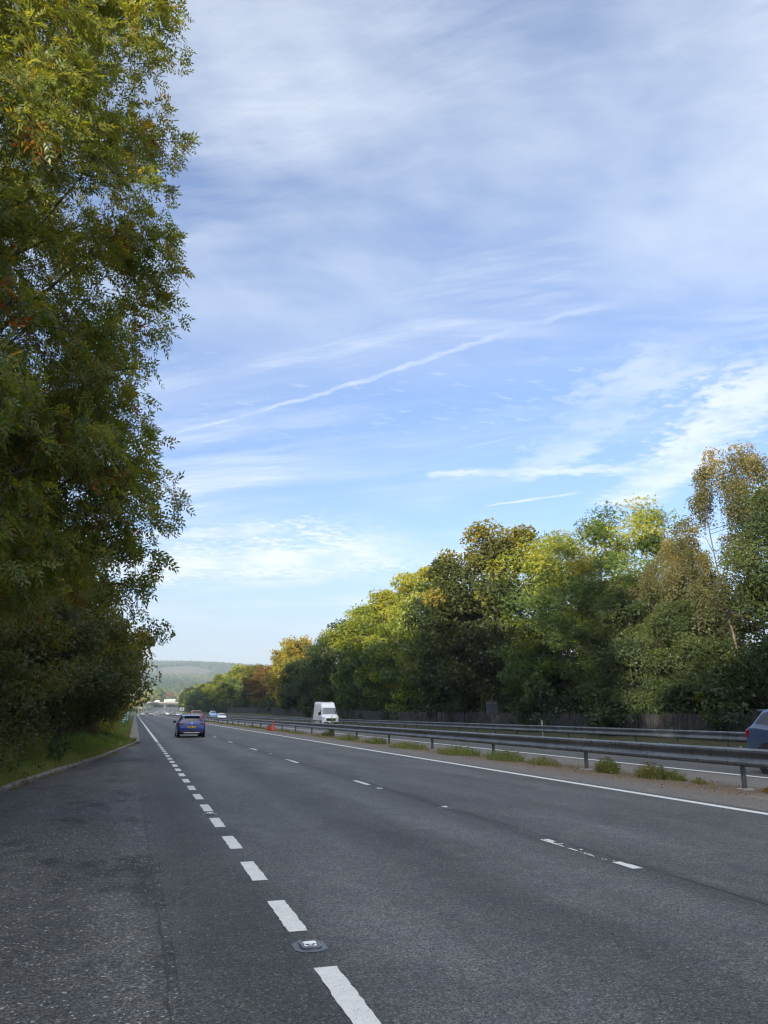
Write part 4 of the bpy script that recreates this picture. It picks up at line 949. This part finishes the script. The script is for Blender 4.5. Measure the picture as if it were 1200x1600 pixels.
# close boarded fence, bay by bay, with gaps and slipped boards
def fence_z(y): return float(np.interp(y, [0, 40, 90, 165, 260, 420], [-.12, -.10, .10, 1.02, 1.45, 1.6]))
root = empty('wooden_fence', (0, 0, 0)); tag(root, 'grey weathered board fence along the far verge below the trees', 'fence')
rng = np.random.default_rng(19); FX = 27.9
mb = MB(); mb.box(-.06, .06, -.06, .06, -.4, 1.82); fp = mb.mesh('post', M['fpost'])
bays = np.arange(14, 255, 2.75); mbs = [MB() for _ in range(6)]
for bi, y in enumerate(bays):
    z0 = fence_z(y) - .05
    if len(bays) <= 100: link('post', fp, root, (FX + .05, float(y), z0))
    pal = y < 49                                      # the nearer stretch is open paling
    q = mbs[min(bi // 15, 5)]; yy = y + .09; w = .10 if pal else .142; gap = .055 if pal else .004; hj = rng.uniform(-.04, .04); broken = (142 < y < 150)
    for zz in (.35, 1.2): q.box(FX + .02, FX + .06, y, y + 2.75, z0 + zz, z0 + zz + .08)
    while yy < y + 2.70:
        h = 1.66 + hj + rng.normal(0, .025) + (rng.random() < .05) * rng.uniform(-.5, .1)
        if broken: h += rng.uniform(-.9, .5)
        if rng.random() > .03:
            t = rng.normal(0, .008); q.add([(FX - .012, yy, z0 - .3), (FX + .012, yy, z0 - .3), (FX + .012, yy + w, z0 - .3), (FX - .012, yy + w, z0 - .3), (FX - .012, yy + t, z0 + h), (FX + .012, yy + t, z0 + h), (FX + .012, yy + w + t, z0 + h + rng.normal(0, .006)), (FX - .012, yy + w + t, z0 + h)],
                  [(3, 2, 1, 0), (4, 5, 6, 7), (0, 1, 5, 4), (1, 2, 6, 5), (2, 3, 7, 6), (3, 0, 4, 7)])
        yy += w + gap
for q in mbs:
    if q.v: q.build('boards', M['board'], root)

# grey back of a road sign with its pole on the far verge
r = empty('road_sign', (25.4, 54.0, .1)); tag(r, 'grey back of a square road sign on a pole before the wooden fence', 'sign')
mb = MB(); mb.tube([(0, 0, -.2), (0, 0, 2.72)], .045, 10); mb.build('pole', M['sign_back'], r, smooth=False)
mb = MB(); mb.box(-.46, .46, .06, .066, 1.30, 2.34); mb.build('panel', M['sign_back'], r, bevel=.002)
mb = MB(); [mb.box(-.42, .42, .030, .057, z, z + .05) for z in (1.5, 2.1)]; mb.build('rail', M['galv_far'], r)
# little white verge marker
r = empty('marker_post', (24.9, 45.6, .05)); tag(r, 'short white marker post with dark top behind the far barrier', 'marker post')
mb = MB(); mb.tube([(0, 0, -.1), (0, 0, 1.06)], .055, 10); mb.build('shaft', M['marker'], r)
mb = MB(); mb.tube([(0, 0, 1.062), (0, 0, 1.20)], .058, 10); mb.build('band', M['trim'], r)
# orange traffic cone by the barrier, and one lying flat beside it
r = empty('traffic_cone', (11.85, 70.7, 0)); tag(r, 'upright orange red traffic cone standing on the dirt against the crash barrier', 'cone')
mb = MB(); mb.lathe([(.19, .05), (.135, .10), (.036, .93), (.030, .95), (0, .95)], 20); mb.build('body', M['cone'], r, smooth=True)
mb = MB(); mb.box(-.26, .26, -.26, .26, 0, .05); mb.build('base', M['cone'], r, bevel=.012)
m4 = Matrix.Translation((11.75, 72.3, .20)) @ Matrix.Rotation(R(-86), 4, 'X') @ Matrix.Rotation(R(15), 4, 'Y')
r = empty('traffic_cone', (0, 0, 0)); r.matrix_world = m4; tag(r, 'dull red traffic cone tipped over at the foot of the barrier behind the upright one', 'cone')
mb = MB(); mb.lathe([(.17, .04), (.15, .08), (.05, .66), (0, .68)], 16); mb.build('body', M['cone'], r, smooth=True)
mb = MB(); mb.box(-.2, .2, -.2, .2, 0, .04); mb.build('base', M['cone'], r, bevel=.01)
# cat's eye road studs
mbA = MB()
def oct_(rx, ry, c): return [(-rx + c, -ry), (rx - c, -ry), (rx, -ry + c), (rx, ry - c), (rx - c, ry), (-rx + c, ry), (-rx, ry - c), (-rx, -ry + c)]
V = [(x * 1.0, y, .003) for x, y in oct_(.115, .145, .06)] + [(x, y, .007) for x, y in oct_(.085, .115, .035)]; mbA.add(V, [(i, (i + 1) % 8, 8 + (i + 1) % 8, 8 + i) for i in range(8)] + [tuple(range(8, 16))])
seal = mbA.mesh('seal', M['tar'])
mbA = MB(); o1 = oct_(.070, .100, .02); o2 = oct_(.052, .078, .012)
V = [(x, y, .008) for x, y in o1] + [(x, y, .020) for x, y in o1] + [(x * .96, y * .96, .024) for x, y in o2] + [(x, y, .004) for x, y in o2]
F = [(a * 8 + i, a * 8 + (i + 1) % 8, (a + 1) * 8 + (i + 1) % 8, (a + 1) * 8 + i) for a in range(3) for i in range(8)]; mbA.add(V, F); frame = mbA.mesh('frame', M['ironwork'])
mbA = MB(); mbA.add([(-.051, -.077, .006), (.051, -.077, .006), (.051, .077, .006), (-.051, .077, .006)], [(0, 1, 2, 3)]); well = mbA.mesh('well', M['trim'])
mbA = MB(); mbA.box(-.045, .045, -.030, .030, .008, .030); mbA.box(-.047, -.018, -.06, .06, .008, .020); mbA.box(.018, .047, -.06, .06, .008, .020); ins = mbA.mesh('insert', M['sign_white'], bevel=.006)
mbA = MB(); [mbA.box(s * .025 - .010, s * .025 + .010, -.033, -.0305, .014, .026) for s in (-1, 1)]; eyes = mbA.mesh('lens', M['glass'])
def stud(x, y, label, g=None):
    r = empty('road_stud', (x, y, .001)); tag(r, label, 'road stud', g)
    for nm, me in (('seal', seal), ('frame', frame), ('well', well), ('insert', ins), ('lens', eyes)): link(nm, me, r)
stud(1.30, 5.90, 'nearest cat eye road stud set between two dashes of the broken edge line')
stud(1.28, 13.50, 'second cat eye road stud along the broken edge line')
stud(5.22, 13.15, 'cat eye road stud on the lane line beyond the worn dash')
stud(5.22, 31.6, 'cat eye road stud on the lane line, further off towards the blue car')

# roadside signs in the distance
def sign(name, label, x, y, z0, w, h, zb, mt, legs=(0,), bars=(), barmat=None, rz=0.0, legmat=None):
    r = empty(name, (x, y, z0), rz); tag(r, label, 'sign')
    mb = MB(); mb.box(-w / 2, w / 2, -.015, .015, zb, zb + h); mb.build('panel', mt, r, bevel=.004)
    for lx in legs:
        mb = MB(); mb.tube([(lx, .06, -.3), (lx, .06, zb + h * .9)], .05, 8); mb.build('post', legmat or M['sign_white'], r)
    if bars:
        mb = MB()
        for (a, b_, c, d) in bars: mb.add([(a * w, -.019, zb + c * h), (b_ * w, -.019, zb + c * h), (b_ * w, -.019, zb + d * h), (a * w, -.019, zb + d * h)], [(0, 1, 2, 3)])
        mb.build('legend', barmat, r)
sign('road_sign', 'small green sign with white stripes leaning on a white stub in the left verge', -1.15, 98.0, .2, .62, .78, .25, M['sign_green'], (-.1,), [(-.4, .35, .62, .74), (-.3, .42, .36, .47), (-.38, .1, .12, .22)], M['sign_white'])
sign('road_sign', 'second small green sign half hidden by leaves behind the striped one', -1.3, 155.0, .3, .85, 1.0, 1.0, M['sign_green'], (0,), [(-.1, .3, .05, .45)], M['sign_white'])
sign('direction_sign', 'cream direction sign on two posts, left of the far bridge', 2.3, 430.0, 1.3, 2.4, 1.1, 2.0, M['sign_pale'], (-.8, .8))
sign('direction_sign', 'pale green direction sign between the cream sign and the bridge', 4.8, 432.0, 1.3, 1.9, 1.5, 2.1, M['sign_mint'], (-.6, .6))
sign('road_sign', 'white square sign on a pole standing in the central strip', 12.95, 238.0, 0, 1.35, .9, 2.05, M['sign_white'], (0,), [(-.2, .2, .25, .7)], M['sign_mint'])

# bridge over the road, far ahead
BY = 800.0; bx = float(sx(BY)); bz = float(ez(BY))
r = empty('road_bridge', (bx, BY, bz)); tag(r, 'concrete bridge crossing high over both carriageways far ahead', 'bridge')
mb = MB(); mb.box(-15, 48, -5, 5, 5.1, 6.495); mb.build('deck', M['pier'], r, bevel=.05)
for s in (-1, 1):
    mb = MB(); mb.box(-15, 48, s * 4.75 - .2, s * 4.75 + .2, 6.5, 7.3); mb.build('parapet', M['concrete'], r, bevel=.04)
for px_ in (-1.2, 12.5, 27.0):
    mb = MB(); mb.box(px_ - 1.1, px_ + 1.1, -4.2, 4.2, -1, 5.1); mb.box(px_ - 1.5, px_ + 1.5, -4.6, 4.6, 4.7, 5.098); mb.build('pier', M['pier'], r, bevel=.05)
for s in (-1, 1):
    mb = MB(); x0 = -15 if s < 0 else 48; mb.add([(x0, -6, 6.3), (x0, 6, 6.3), (x0 + s * 26, 10, -1), (x0 + s * 26, -10, -1), (x0 - s * 7, -10, -1), (x0 - s * 7, 10, -1), (x0, -6, 5.4), (x0, 6, 5.4)], [(0, 1, 2, 3), (6, 4, 5, 7), (0, 3, 4, 6), (1, 7, 5, 2), (0, 6, 7, 1)]); mb.build('abutment', M['verge'], r)

# ------------------------------------------------------------------ vehicles
def cr(P_, k):
    """smooth resampling along the first axis"""
    P_ = np.asarray(P_, float); n = len(P_); out = []
    for i in range(n - 1):
        p0 = P_[max(i - 1, 0)]; p1 = P_[i]; p2 = P_[i + 1]; p3 = P_[min(i + 2, n - 1)]
        for t in np.linspace(0, 1, k, endpoint=False):
            m1 = (p2 - p0) * .35; m2 = (p3 - p1) * .35
            h00, h10, h01, h11 = 2 * t ** 3 - 3 * t ** 2 + 1, t ** 3 - 2 * t ** 2 + t, -2 * t ** 3 + 3 * t ** 2, t ** 3 - t ** 2
            out.append(h00 * p1 + h10 * m1 + h01 * p2 + h11 * m2)
    out.append(P_[-1]); return np.array(out)
KS, KR = 5, 4
def shell(st):
    """st rows: y, z bottom, half width, belt z, top z, half width of the top -> grid of points [station, ring]"""
    rings = []
    for (y, zb, w, zbelt, zt, wt) in st:
        zm = zb + (zbelt - zb) * .45
        rings.append([(0, y, zb), (.78 * w, y, zb), (.965 * w, y, zb + .10), (w, y, zm), (.985 * w, y, zbelt - .07), (.945 * w, y, zbelt), (wt, y, zt - .055), (wt * .72, y, zt - .008), (0, y, zt)])
    G = cr(np.array(rings), KS); G = cr(G.transpose(1, 0, 2), KR).transpose(1, 0, 2); return G
def grid_faces(a, b, w, flip): 
    return [((i * w + j, i * w + j + 1, (i + 1) * w + j + 1, (i + 1) * w + j) if flip else (i * w + j, (i + 1) * w + j, (i + 1) * w + j + 1, i * w + j + 1)) for i in range(a - 1) for j in range(b - 1)]
def body_mesh(G, material):
    mb = MB(); a, b = G.shape[:2]
    mb.add(G.reshape(-1, 3), grid_faces(a, b, b, False)); H = G.copy(); H[..., 0] *= -1; mb.add(H.reshape(-1, 3), grid_faces(a, b, b, True))
    for row, fl in ((G[0], False), (G[-1], True)):
        loop = [tuple(p) for p in row] + [(-p[0], p[1], p[2]) for p in row[::-1][1:-1]]; o = list(range(len(loop))); mb.add(loop, [tuple(o[::-1] if fl else o)])
    me = mb.mesh('body', material, smooth=True)
    bm = bmesh.new(); bm.from_mesh(me); bmesh.ops.remove_doubles(bm, verts=bm.verts, dist=.0008); bmesh.ops.recalc_face_normals(bm, faces=bm.faces)
    for e in bm.edges:
        if len(e.link_faces) == 2 and e.calc_face_angle(0) > .75: e.smooth = False
    bm.to_mesh(me); bm.free(); return me
def gpt(G, s, r):
    s = min(max(s * KS, 0), G.shape[0] - 1.001); r = min(max(r * KR, 0), G.shape[1] - 1.001); i, j = int(s), int(r); fs, fr = s - i, r - j
    return (G[i, j] * (1 - fs) + G[i + 1, j] * fs) * (1 - fr) + (G[i, j + 1] * (1 - fs) + G[i + 1, j + 1] * fs) * fr
def patch(G, corners, mirror=False, both=False, n=8, off=.006):
    """a panel lying on the shell; corners are four (station, ring) parameters; both = it spans the centre line"""
    pts = np.zeros((n + 1, n + 1, 3)); (a, b, c, d) = [np.array(q, float) for q in corners]
    for i in range(n + 1):
        for j in range(n + 1):
            u, v = i / n, j / n
            if both:
                vv = abs(2 * v - 1); p = (a * (1 - u) + b * u) * vv + (d * (1 - u) + c * u) * (1 - vv); q = gpt(G, *p)
                if v < .5: q = q * np.array([-1, 1, 1])
            else:
                p = (a * (1 - v) + d * v) * (1 - u) + (b * (1 - v) + c * v) * u; q = gpt(G, *p)
            pts[i, j] = q
    du = np.gradient(pts, axis=0); dv = np.gradient(pts, axis=1); nn = unit(np.cross(du, dv))
    cen = G.reshape(-1, 3).mean(0) * np.array([0, 1, 1]); flip = np.sign((nn * (pts - cen)).sum(-1).mean())
    pts = pts + nn * flip * off
    if mirror: pts = pts * np.array([-1, 1, 1])
    V = pts.reshape(-1, 3); F = grid_faces(n + 1, n + 1, n + 1, (flip > 0) != mirror); F = [f[::-1] for f in F]; return V, F
def wheel_meshes(rad, wid, style=0):
    mb = MB(); rx = Matrix.Rotation(R(90), 4, 'Y')
    mb.lathe([(rad * .62, -wid / 2), (rad * .93, -wid / 2), (rad, -wid / 2 + .03), (rad, wid / 2 - .03), (rad * .93, wid / 2), (rad * .62, wid / 2)], 28, rx); tyre = mb.mesh('tyre', M['rubber'], smooth=False)
    mb = MB(); mb.lathe([(rad * .66, wid / 2 - .02), (rad * .66, wid / 2 + .006), (rad * .60, wid / 2 + .006), (rad * .57, wid / 2 - .03), (.001, wid / 2 - .03)], 28, rx)
    for k in range(5):
        a = 2 * math.pi * k / 5; m4 = Matrix.Rotation(a, 4, 'X'); mb.box(wid / 2 - .032, wid / 2 + .004, -.028, .028, .02, rad * .60, m4)
    mb.lathe([(0, wid / 2 - .03), (.055, wid / 2 - .03), (.05, wid / 2 + .012), (0, wid / 2 + .014)], 12, rx); rim = mb.mesh('rim', M['alloy']); return tyre, rim
def rbox(name, mt, parent, x0, x1, y0, y1, z0, z1, bev=.012, mtx=None):
    mb = MB(); mb.box(x0, x1, y0, y1, z0, z1, mtx); return mb.build(name, mt, parent, bevel=bev, smooth=False)
CARS = {
 'hatch': dict(st=[(2.02, .32, .58, .50, .56, .42), (1.97, .22, .74, .60, .66, .56), (1.70, .19, .83, .72, .80, .66), (1.05, .19, .875, .90, .975, .72), (.30, .19, .885, .94, 1.395, .585), (-.25, .19, .885, .955, 1.455, .60), (-1.10, .19, .885, .97, 1.425, .585), (-1.58, .22, .88, .985, 1.37, .55), (-1.92, .26, .86, .97, 1.03, .72), (-2.02, .30, .84, .80, .86, .70), (-2.05, .36, .78, .62, .68, .62)],
               wr=.315, wx=.76, ax=(1.28, -1.25), side=((4.05, 6.95),), wind=(3.06, 3.94), rear=(7.08, 7.93), pill=5.35, lampz=(.74, .93), lampx=(.52, .84), ry=-1.98, rlamp=.10, plz=(.60, .72), ply=-2.06, fy=1.93, flz=(.56, .70), flx=(.46, .74)),
 'suv': dict(st=[(2.12, .40, .60, .66, .72, .45), (2.08, .28, .78, .78, .84, .62), (1.80, .25, .88, .92, 1.00, .70), (1.10, .25, .915, 1.05, 1.12, .74), (.38, .25, .92, 1.08, 1.57, .62), (-.3, .25, .92, 1.10, 1.65, .645), (-1.25, .25, .92, 1.13, 1.63, .635), (-1.72, .27, .915, 1.16, 1.58, .60), (-2.02, .30, .895, 1.13, 1.17, .76), (-2.10, .34, .87, .95, 1.00, .74), (-2.13, .42, .80, .76, .80, .64)],
             wr=.35, wx=.79, ax=(1.32, -1.32), side=((4.05, 6.9),), wind=(3.06, 3.94), rear=(7.08, 7.93), pill=5.3, lampz=(.88, 1.09), lampx=(.55, .90), ry=-2.06, rlamp=.12, plz=(.74, .86), ply=-2.14, fy=2.03, flz=(.72, .86), flx=(.48, .80)),
}
def car(name, label, loc, rz, style, paint_, cat='car', group=None, plate=None, roof=None, bars=False, detail=True):
    D = CARS[style]; G = shell(D['st']); root = empty(name, loc, rz); tag(root, label, cat, group)
    body = link('body', body_mesh(G, paint_), root)
    def pan(nm, mt, corners, **kw):
        mb = MB()
        if kw.pop('pair', False):
            for m_ in (False, True):
                mb = MB(); V, F = patch(G, corners, mirror=m_, **kw); mb.add(V, F); link(nm, mb.mesh(nm, mt, smooth=True), root)
        else:
            V, F = patch(G, corners, **kw); mb.add(V, F); link(nm, mb.mesh(nm, mt, smooth=True), root)
    w0, w1 = D['wind']; pan('windscreen', M['glass2'], [(w0, 6.12), (w1, 6.05), (w1, 8), (w0, 8)], both=True)
    r0, r1 = D['rear']; pan('rear_window', M['glass'], [(r0, 6.15), (r1, 6.30), (r1, 8), (r0, 8)], both=True)
    for (s0, s1) in D['side']:
        p = D['pill']
        pan('side_window', M['glass'], [(s0 - .55, 5.10), (p - .07, 5.12), (p - .07, 5.92), (s0 + .05, 5.88)], pair=True)
        pan('side_window', M['glass'], [(p + .07, 5.12), (s1 + .35, 5.30), (s1 - .05, 5.85), (p + .07, 5.92)], pair=True)
    pan('sill', M['trim'], [(1.2, 1.35), (9.2, 1.35), (9.2, 2.25), (1.2, 2.25)], pair=True, n=14, off=.008)
    tyre, rim = wheel_meshes(D['wr'], .21)
    for s in (-1, 1):
        for ay_ in D['ax']:
            # dark arch on the flank, tyre, rim
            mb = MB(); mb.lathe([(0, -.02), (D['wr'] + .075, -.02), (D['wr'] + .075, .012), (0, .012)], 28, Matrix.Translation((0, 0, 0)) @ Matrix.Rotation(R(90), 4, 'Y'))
            hw = float(np.interp(-ay_, [-q[0] for q in D['st']], [q[2] for q in D['st']]))
            w = empty('wheel', (s * (hw - .085), ay_, D['wr'])) if False else link('wheel', tyre, root, (s * (hw - .085), ay_, D['wr']), 0 if s > 0 else math.pi)
            link('rim', rim, w)
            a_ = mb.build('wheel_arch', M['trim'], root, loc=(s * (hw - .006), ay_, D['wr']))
        # lamps
        z0, z1 = D['lampz']; x0, x1 = D['lampx']; xa, xb = sorted((s * x0, s * x1))
        rbox('tail_lamp', M['redlens'], root, xa, xb, D['ry'] - .04, D['ry'] + D['rlamp'], z0, z1, .03)
        z0, z1 = D['flz']; x0, x1 = D['flx']; xa, xb = sorted((s * x0, s * x1))
        rbox('headlight', M['lens'], root, xa, xb, D['fy'] - .25, D['fy'] + .05, z0, z1, .03)
        zb = D['st'][4][3]; hw = D['st'][4][2]; m4 = Matrix.Translation((s * (hw + .10), .62, zb + .04))
        rbox('mirror', M['trim'] if style == 'hatch' else paint_, root, -.10, .10, -.06, .08, -.065, .075, .03, m4)
    z0, z1 = D['plz']; y0 = D['ply']
    p = rbox('number_plate', M['plate_y'], root, -.26, .26, y0 - .012, y0 + .05, z0, z1, .004)
    rbox('number_plate', M['plate_w'], root, -.26, .26, D['st'][0][0] - .03, D['st'][0][0] + .012, .40, .51, .004)
    rbox('grille', M['trim'], root, -.42, .42, D['st'][0][0] - .06, D['st'][0][0] + .006, .33, .39 + .12 * (style == 'suv') - .0, .01)
    rbox('grille', M['trim'], root, -.36, .36, D['st'][0][0] - .10, D['st'][0][0] - .012, .535, .60, .01)
    rbox('rear_bumper', M['trim'], root, -D['st'][-1][2] * .92, D['st'][-1][2] * .92, y0 + .0, y0 + .22, D['st'][-1][1] - .10, D['st'][-1][1] + .10, .03)
    # roof spoiler above the rear window
    i = 7; st = D['st'][i]; rbox('spoiler', paint_, root, -st[5] * .92, st[5] * .92, st[0] - .20, st[0] + .10, st[4] - .035, st[4] + .012, .018)
    return root
b = car('hatchback_car', 'dark blue hatchback driving away in the near lane with a yellow plate', (3.62, 55.6, 0), 0, 'hatch', M['blue'])
rbox('bumper_trim', M['chrome'], b, -.50, .50, -2.075, -2.0, .285, .325, .008)
mb = MB()
for k in range(7): mb.add([(-.22 + k * .064 + (.03 if k > 3 else 0), -2.0735, .622), (-.18 + k * .064 + (.03 if k > 3 else 0), -2.0735, .622), (-.18 + k * .064 + (.03 if k > 3 else 0), -2.0735, .700), (-.22 + k * .064 + (.03 if k > 3 else 0), -2.0735, .700)], [(0, 1, 2, 3)])
mb.build('plate_characters', M['ink'], b)
rbox('badge', M['chrome'], b, -.06, .06, -2.01, -1.95, .86, .94, .02)
car('estate_car', 'red people carrier with a dark rear window, half hidden by the blue hatchback', (7.62, 107, 0), 0, 'suv', M['red']).scale = (1.0, 1.0, 1.1)
s = car('suv_car', 'steel blue SUV cut by the right edge of the photo, on the far carriageway', (17.15, 16.12, 0), math.pi, 'suv', M['suvblue']); s.scale = (1, 1, 1.05)
car('white_car', 'white hatchback approaching on the far carriageway left of the van', (16.6, 162, 0), math.pi, 'hatch', M['white'])
car('white_car', 'white car partly hidden behind the red people carrier, far carriageway', (17.6, 262, 0), math.pi, 'suv', M['white'])
car('blue_van', 'pale blue people carrier just right of the red one, far carriageway', (20.4, 222, 0), math.pi, 'suv', M['skyblue'], 'van').scale = (1.05, 1.05, 1.2)
car('white_car', 'white car in the near lane far ahead, right of the edge line', (3.5, 375, 0), 0, 'hatch', M['white'])
car('silver_car', 'silver car in the outer lane far ahead, beside the distant white one', (7.2, 392, 0), 0, 'suv', M['silver'])
car('dark_car', 'dark car far ahead nearing the bridge, left carriageway', (5.6 + float(sx(540)), 540, float(ez(540))), 0, 'suv', M['dark'])
car('dark_car', 'dark car just before the left opening of the bridge', (3.4 + float(sx(640)), 640, float(ez(640))), -.1, 'hatch', M['dark'])
for (x, y, p, lb) in [(17.2, 345, 'white', 'white speck of a car behind the barrier bend, nearest of the far traffic'), (20.8, 400, 'silver', 'silver car in the far traffic behind the barrier bend'), (17.4, 470, 'white', 'white car in the middle of the far traffic before the bridge'), (20.9, 560, 'dark', 'dark car in the far traffic before the bridge'), (17.5, 600, 'silver', 'pale car about to leave the bridge shadow on the far carriageway')]:
    car(p + '_car', lb, (x + float(sx(y)), y, float(ez(y))), math.pi, 'hatch' if p != 'silver' else 'suv', M[p])

def van(name, label, loc, rz, length=5.95, roof=2.78, paint_=None):
    paint_ = paint_ or M['white']; e = length / 2
    st = [(e, .42, .62, .86, .92, .62), (e - .08, .30, .84, .98, 1.06, .74), (e - .38, .28, .95, 1.12, 1.20, .80), (e - .85, .28, .985, 1.24, 1.34, .84), (e - 1.48, .28, .99, 1.28, 2.14, .80), (e - 1.95, .28, .99, 1.30, 2.56, .79), (e - 2.5, .28, .99, 1.32, 2.70, .79), (e - 3.4, .28, .99, 1.32, roof, .80), (-e + .12, .28, .99, 1.32, roof - .02, .80), (-e, .34, .96, 1.30, roof - .08, .77)]
    G = shell(st); root = empty(name, loc, rz); tag(root, label, 'van'); link('body', body_mesh(G, paint_), root)
    def pan(nm, mt, c, pair=False, **kw):
        for m_ in ((False, True) if pair else (False,)):
            mb = MB(); V, F = patch(G, c, mirror=m_, **kw); mb.add(V, F); link(nm, mb.mesh(nm, mt, smooth=True), root)
    pan('windscreen', M['glass2'], [(3.08, 6.02), (3.97, 6.02), (3.97, 8), (3.08, 8)], both=True, n=10)
    pan('side_window', M['glass'], [(3.25, 5.12), (4.95, 5.12), (4.55, 5.62), (4.02, 5.72)], pair=True)
    pan('door_seam', M['trim'], [(5.05, 2.2), (5.08, 2.2), (5.08, 5.5), (5.05, 5.5)], pair=True, n=6)
    pan('side_moulding', M['trim'], [(3.0, 2.55), (8.0, 2.55), (8.0, 2.85), (3.0, 2.85)], pair=True, n=10)
    tyre, rim = wheel_meshes(.34, .22)
    for s in (-1, 1):
        for ay_ in (e - 1.0, -e + 1.05):
            w = link('wheel', tyre, root, (s * .90, ay_, .34), 0 if s > 0 else math.pi); link('rim', rim, w)
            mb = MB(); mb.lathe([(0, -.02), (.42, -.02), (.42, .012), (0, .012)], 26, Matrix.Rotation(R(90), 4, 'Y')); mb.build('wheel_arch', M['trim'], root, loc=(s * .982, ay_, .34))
        xa, xb = sorted((s * .58, s * .90)); rbox('headlight', M['lens'], root, xa, xb, e - .36, e - .06, .86, 1.10, .04)
        m4 = Matrix.Translation((s * 1.17, e - 1.02, 1.45)); rbox('mirror', M['trim'], root, -.13, .13, -.07, .09, -.2, .2, .04, m4)
    rbox('grille', M['trim'], root, -.56, .56, e - .2, e + .012, .64, .95, .03); rbox('bumper', M['trim'], root, -.80, .80, e - .3, e + .02, .30, .56, .05)
    rbox('number_plate', M['plate_w'], root, -.26, .26, e + .016, e + .034, .44, .55, .004)
    for s in (-1, 1):
        xa, xb = sorted((s * .72, s * .93)); rbox('tail_lamp', M['redlens'], root, xa, xb, -e - .03, -e + .05, .95, 1.45, .02)
    return root
van('panel_van', 'white high roofed panel van approaching on the far carriageway', (21.45, 91.2, 0), math.pi - .03)
# traffic on the bridge
v = van('panel_van', 'cream box van crossing the far bridge', (bx + 4.6, BY, bz + 6.5), math.pi / 2, 5.2, 2.5); 
r = empty('lorry', (bx + 17.0, BY, bz + 6.5), math.pi / 2); tag(r, 'pale lorry with a long box body crossing the far bridge', 'lorry')
rbox('box_body', M['sign_mint'], r, -1.25, 1.25, -5.2, 3.4, 1.05, 3.75, .05); rbox('cab', M['white'], r, -1.2, 1.2, 3.6, 5.3, .6, 3.1, .15); rbox('chassis', M['trim'], r, -.9, .9, -5, 5.0, .55, 1.04, .02); rbox('windscreen', M['glass'], r, -1.05, 1.05, 5.28, 5.32, 1.8, 2.7, .01)
tyre, rim = wheel_meshes(.48, .3)
for s in (-1, 1):
    for yy in (-4.2, -3.0, 4.3):
        w = link('wheel', tyre, r, (s * 1.05, yy, .48), 0 if s > 0 else math.pi); link('rim', rim, w)

# ------------------------------------------------------------------ haze
mb = MB(); mb.box(-2650, 2650, -450, 5300, -3, 300)
m = bpy.data.materials.new('haze_air'); m.use_nodes = True; n = NT(m.node_tree); m.node_tree.nodes.remove(m.node_tree.nodes['Principled BSDF'])
pv = n.new('ShaderNodeVolumePrincipled'); pv.inputs['Color'].default_value = (.74, .87, 1.0, 1); pv.inputs['Density'].default_value = 0.00021; pv.inputs['Anisotropy'].default_value = 0.2
n.put(m.node_tree.nodes['Material Output'].inputs['Volume'], pv.outputs[0])
tag(mb.build('haze', m), 'thin pale haze lying over the road and the far hills', 'haze', kind='stuff')
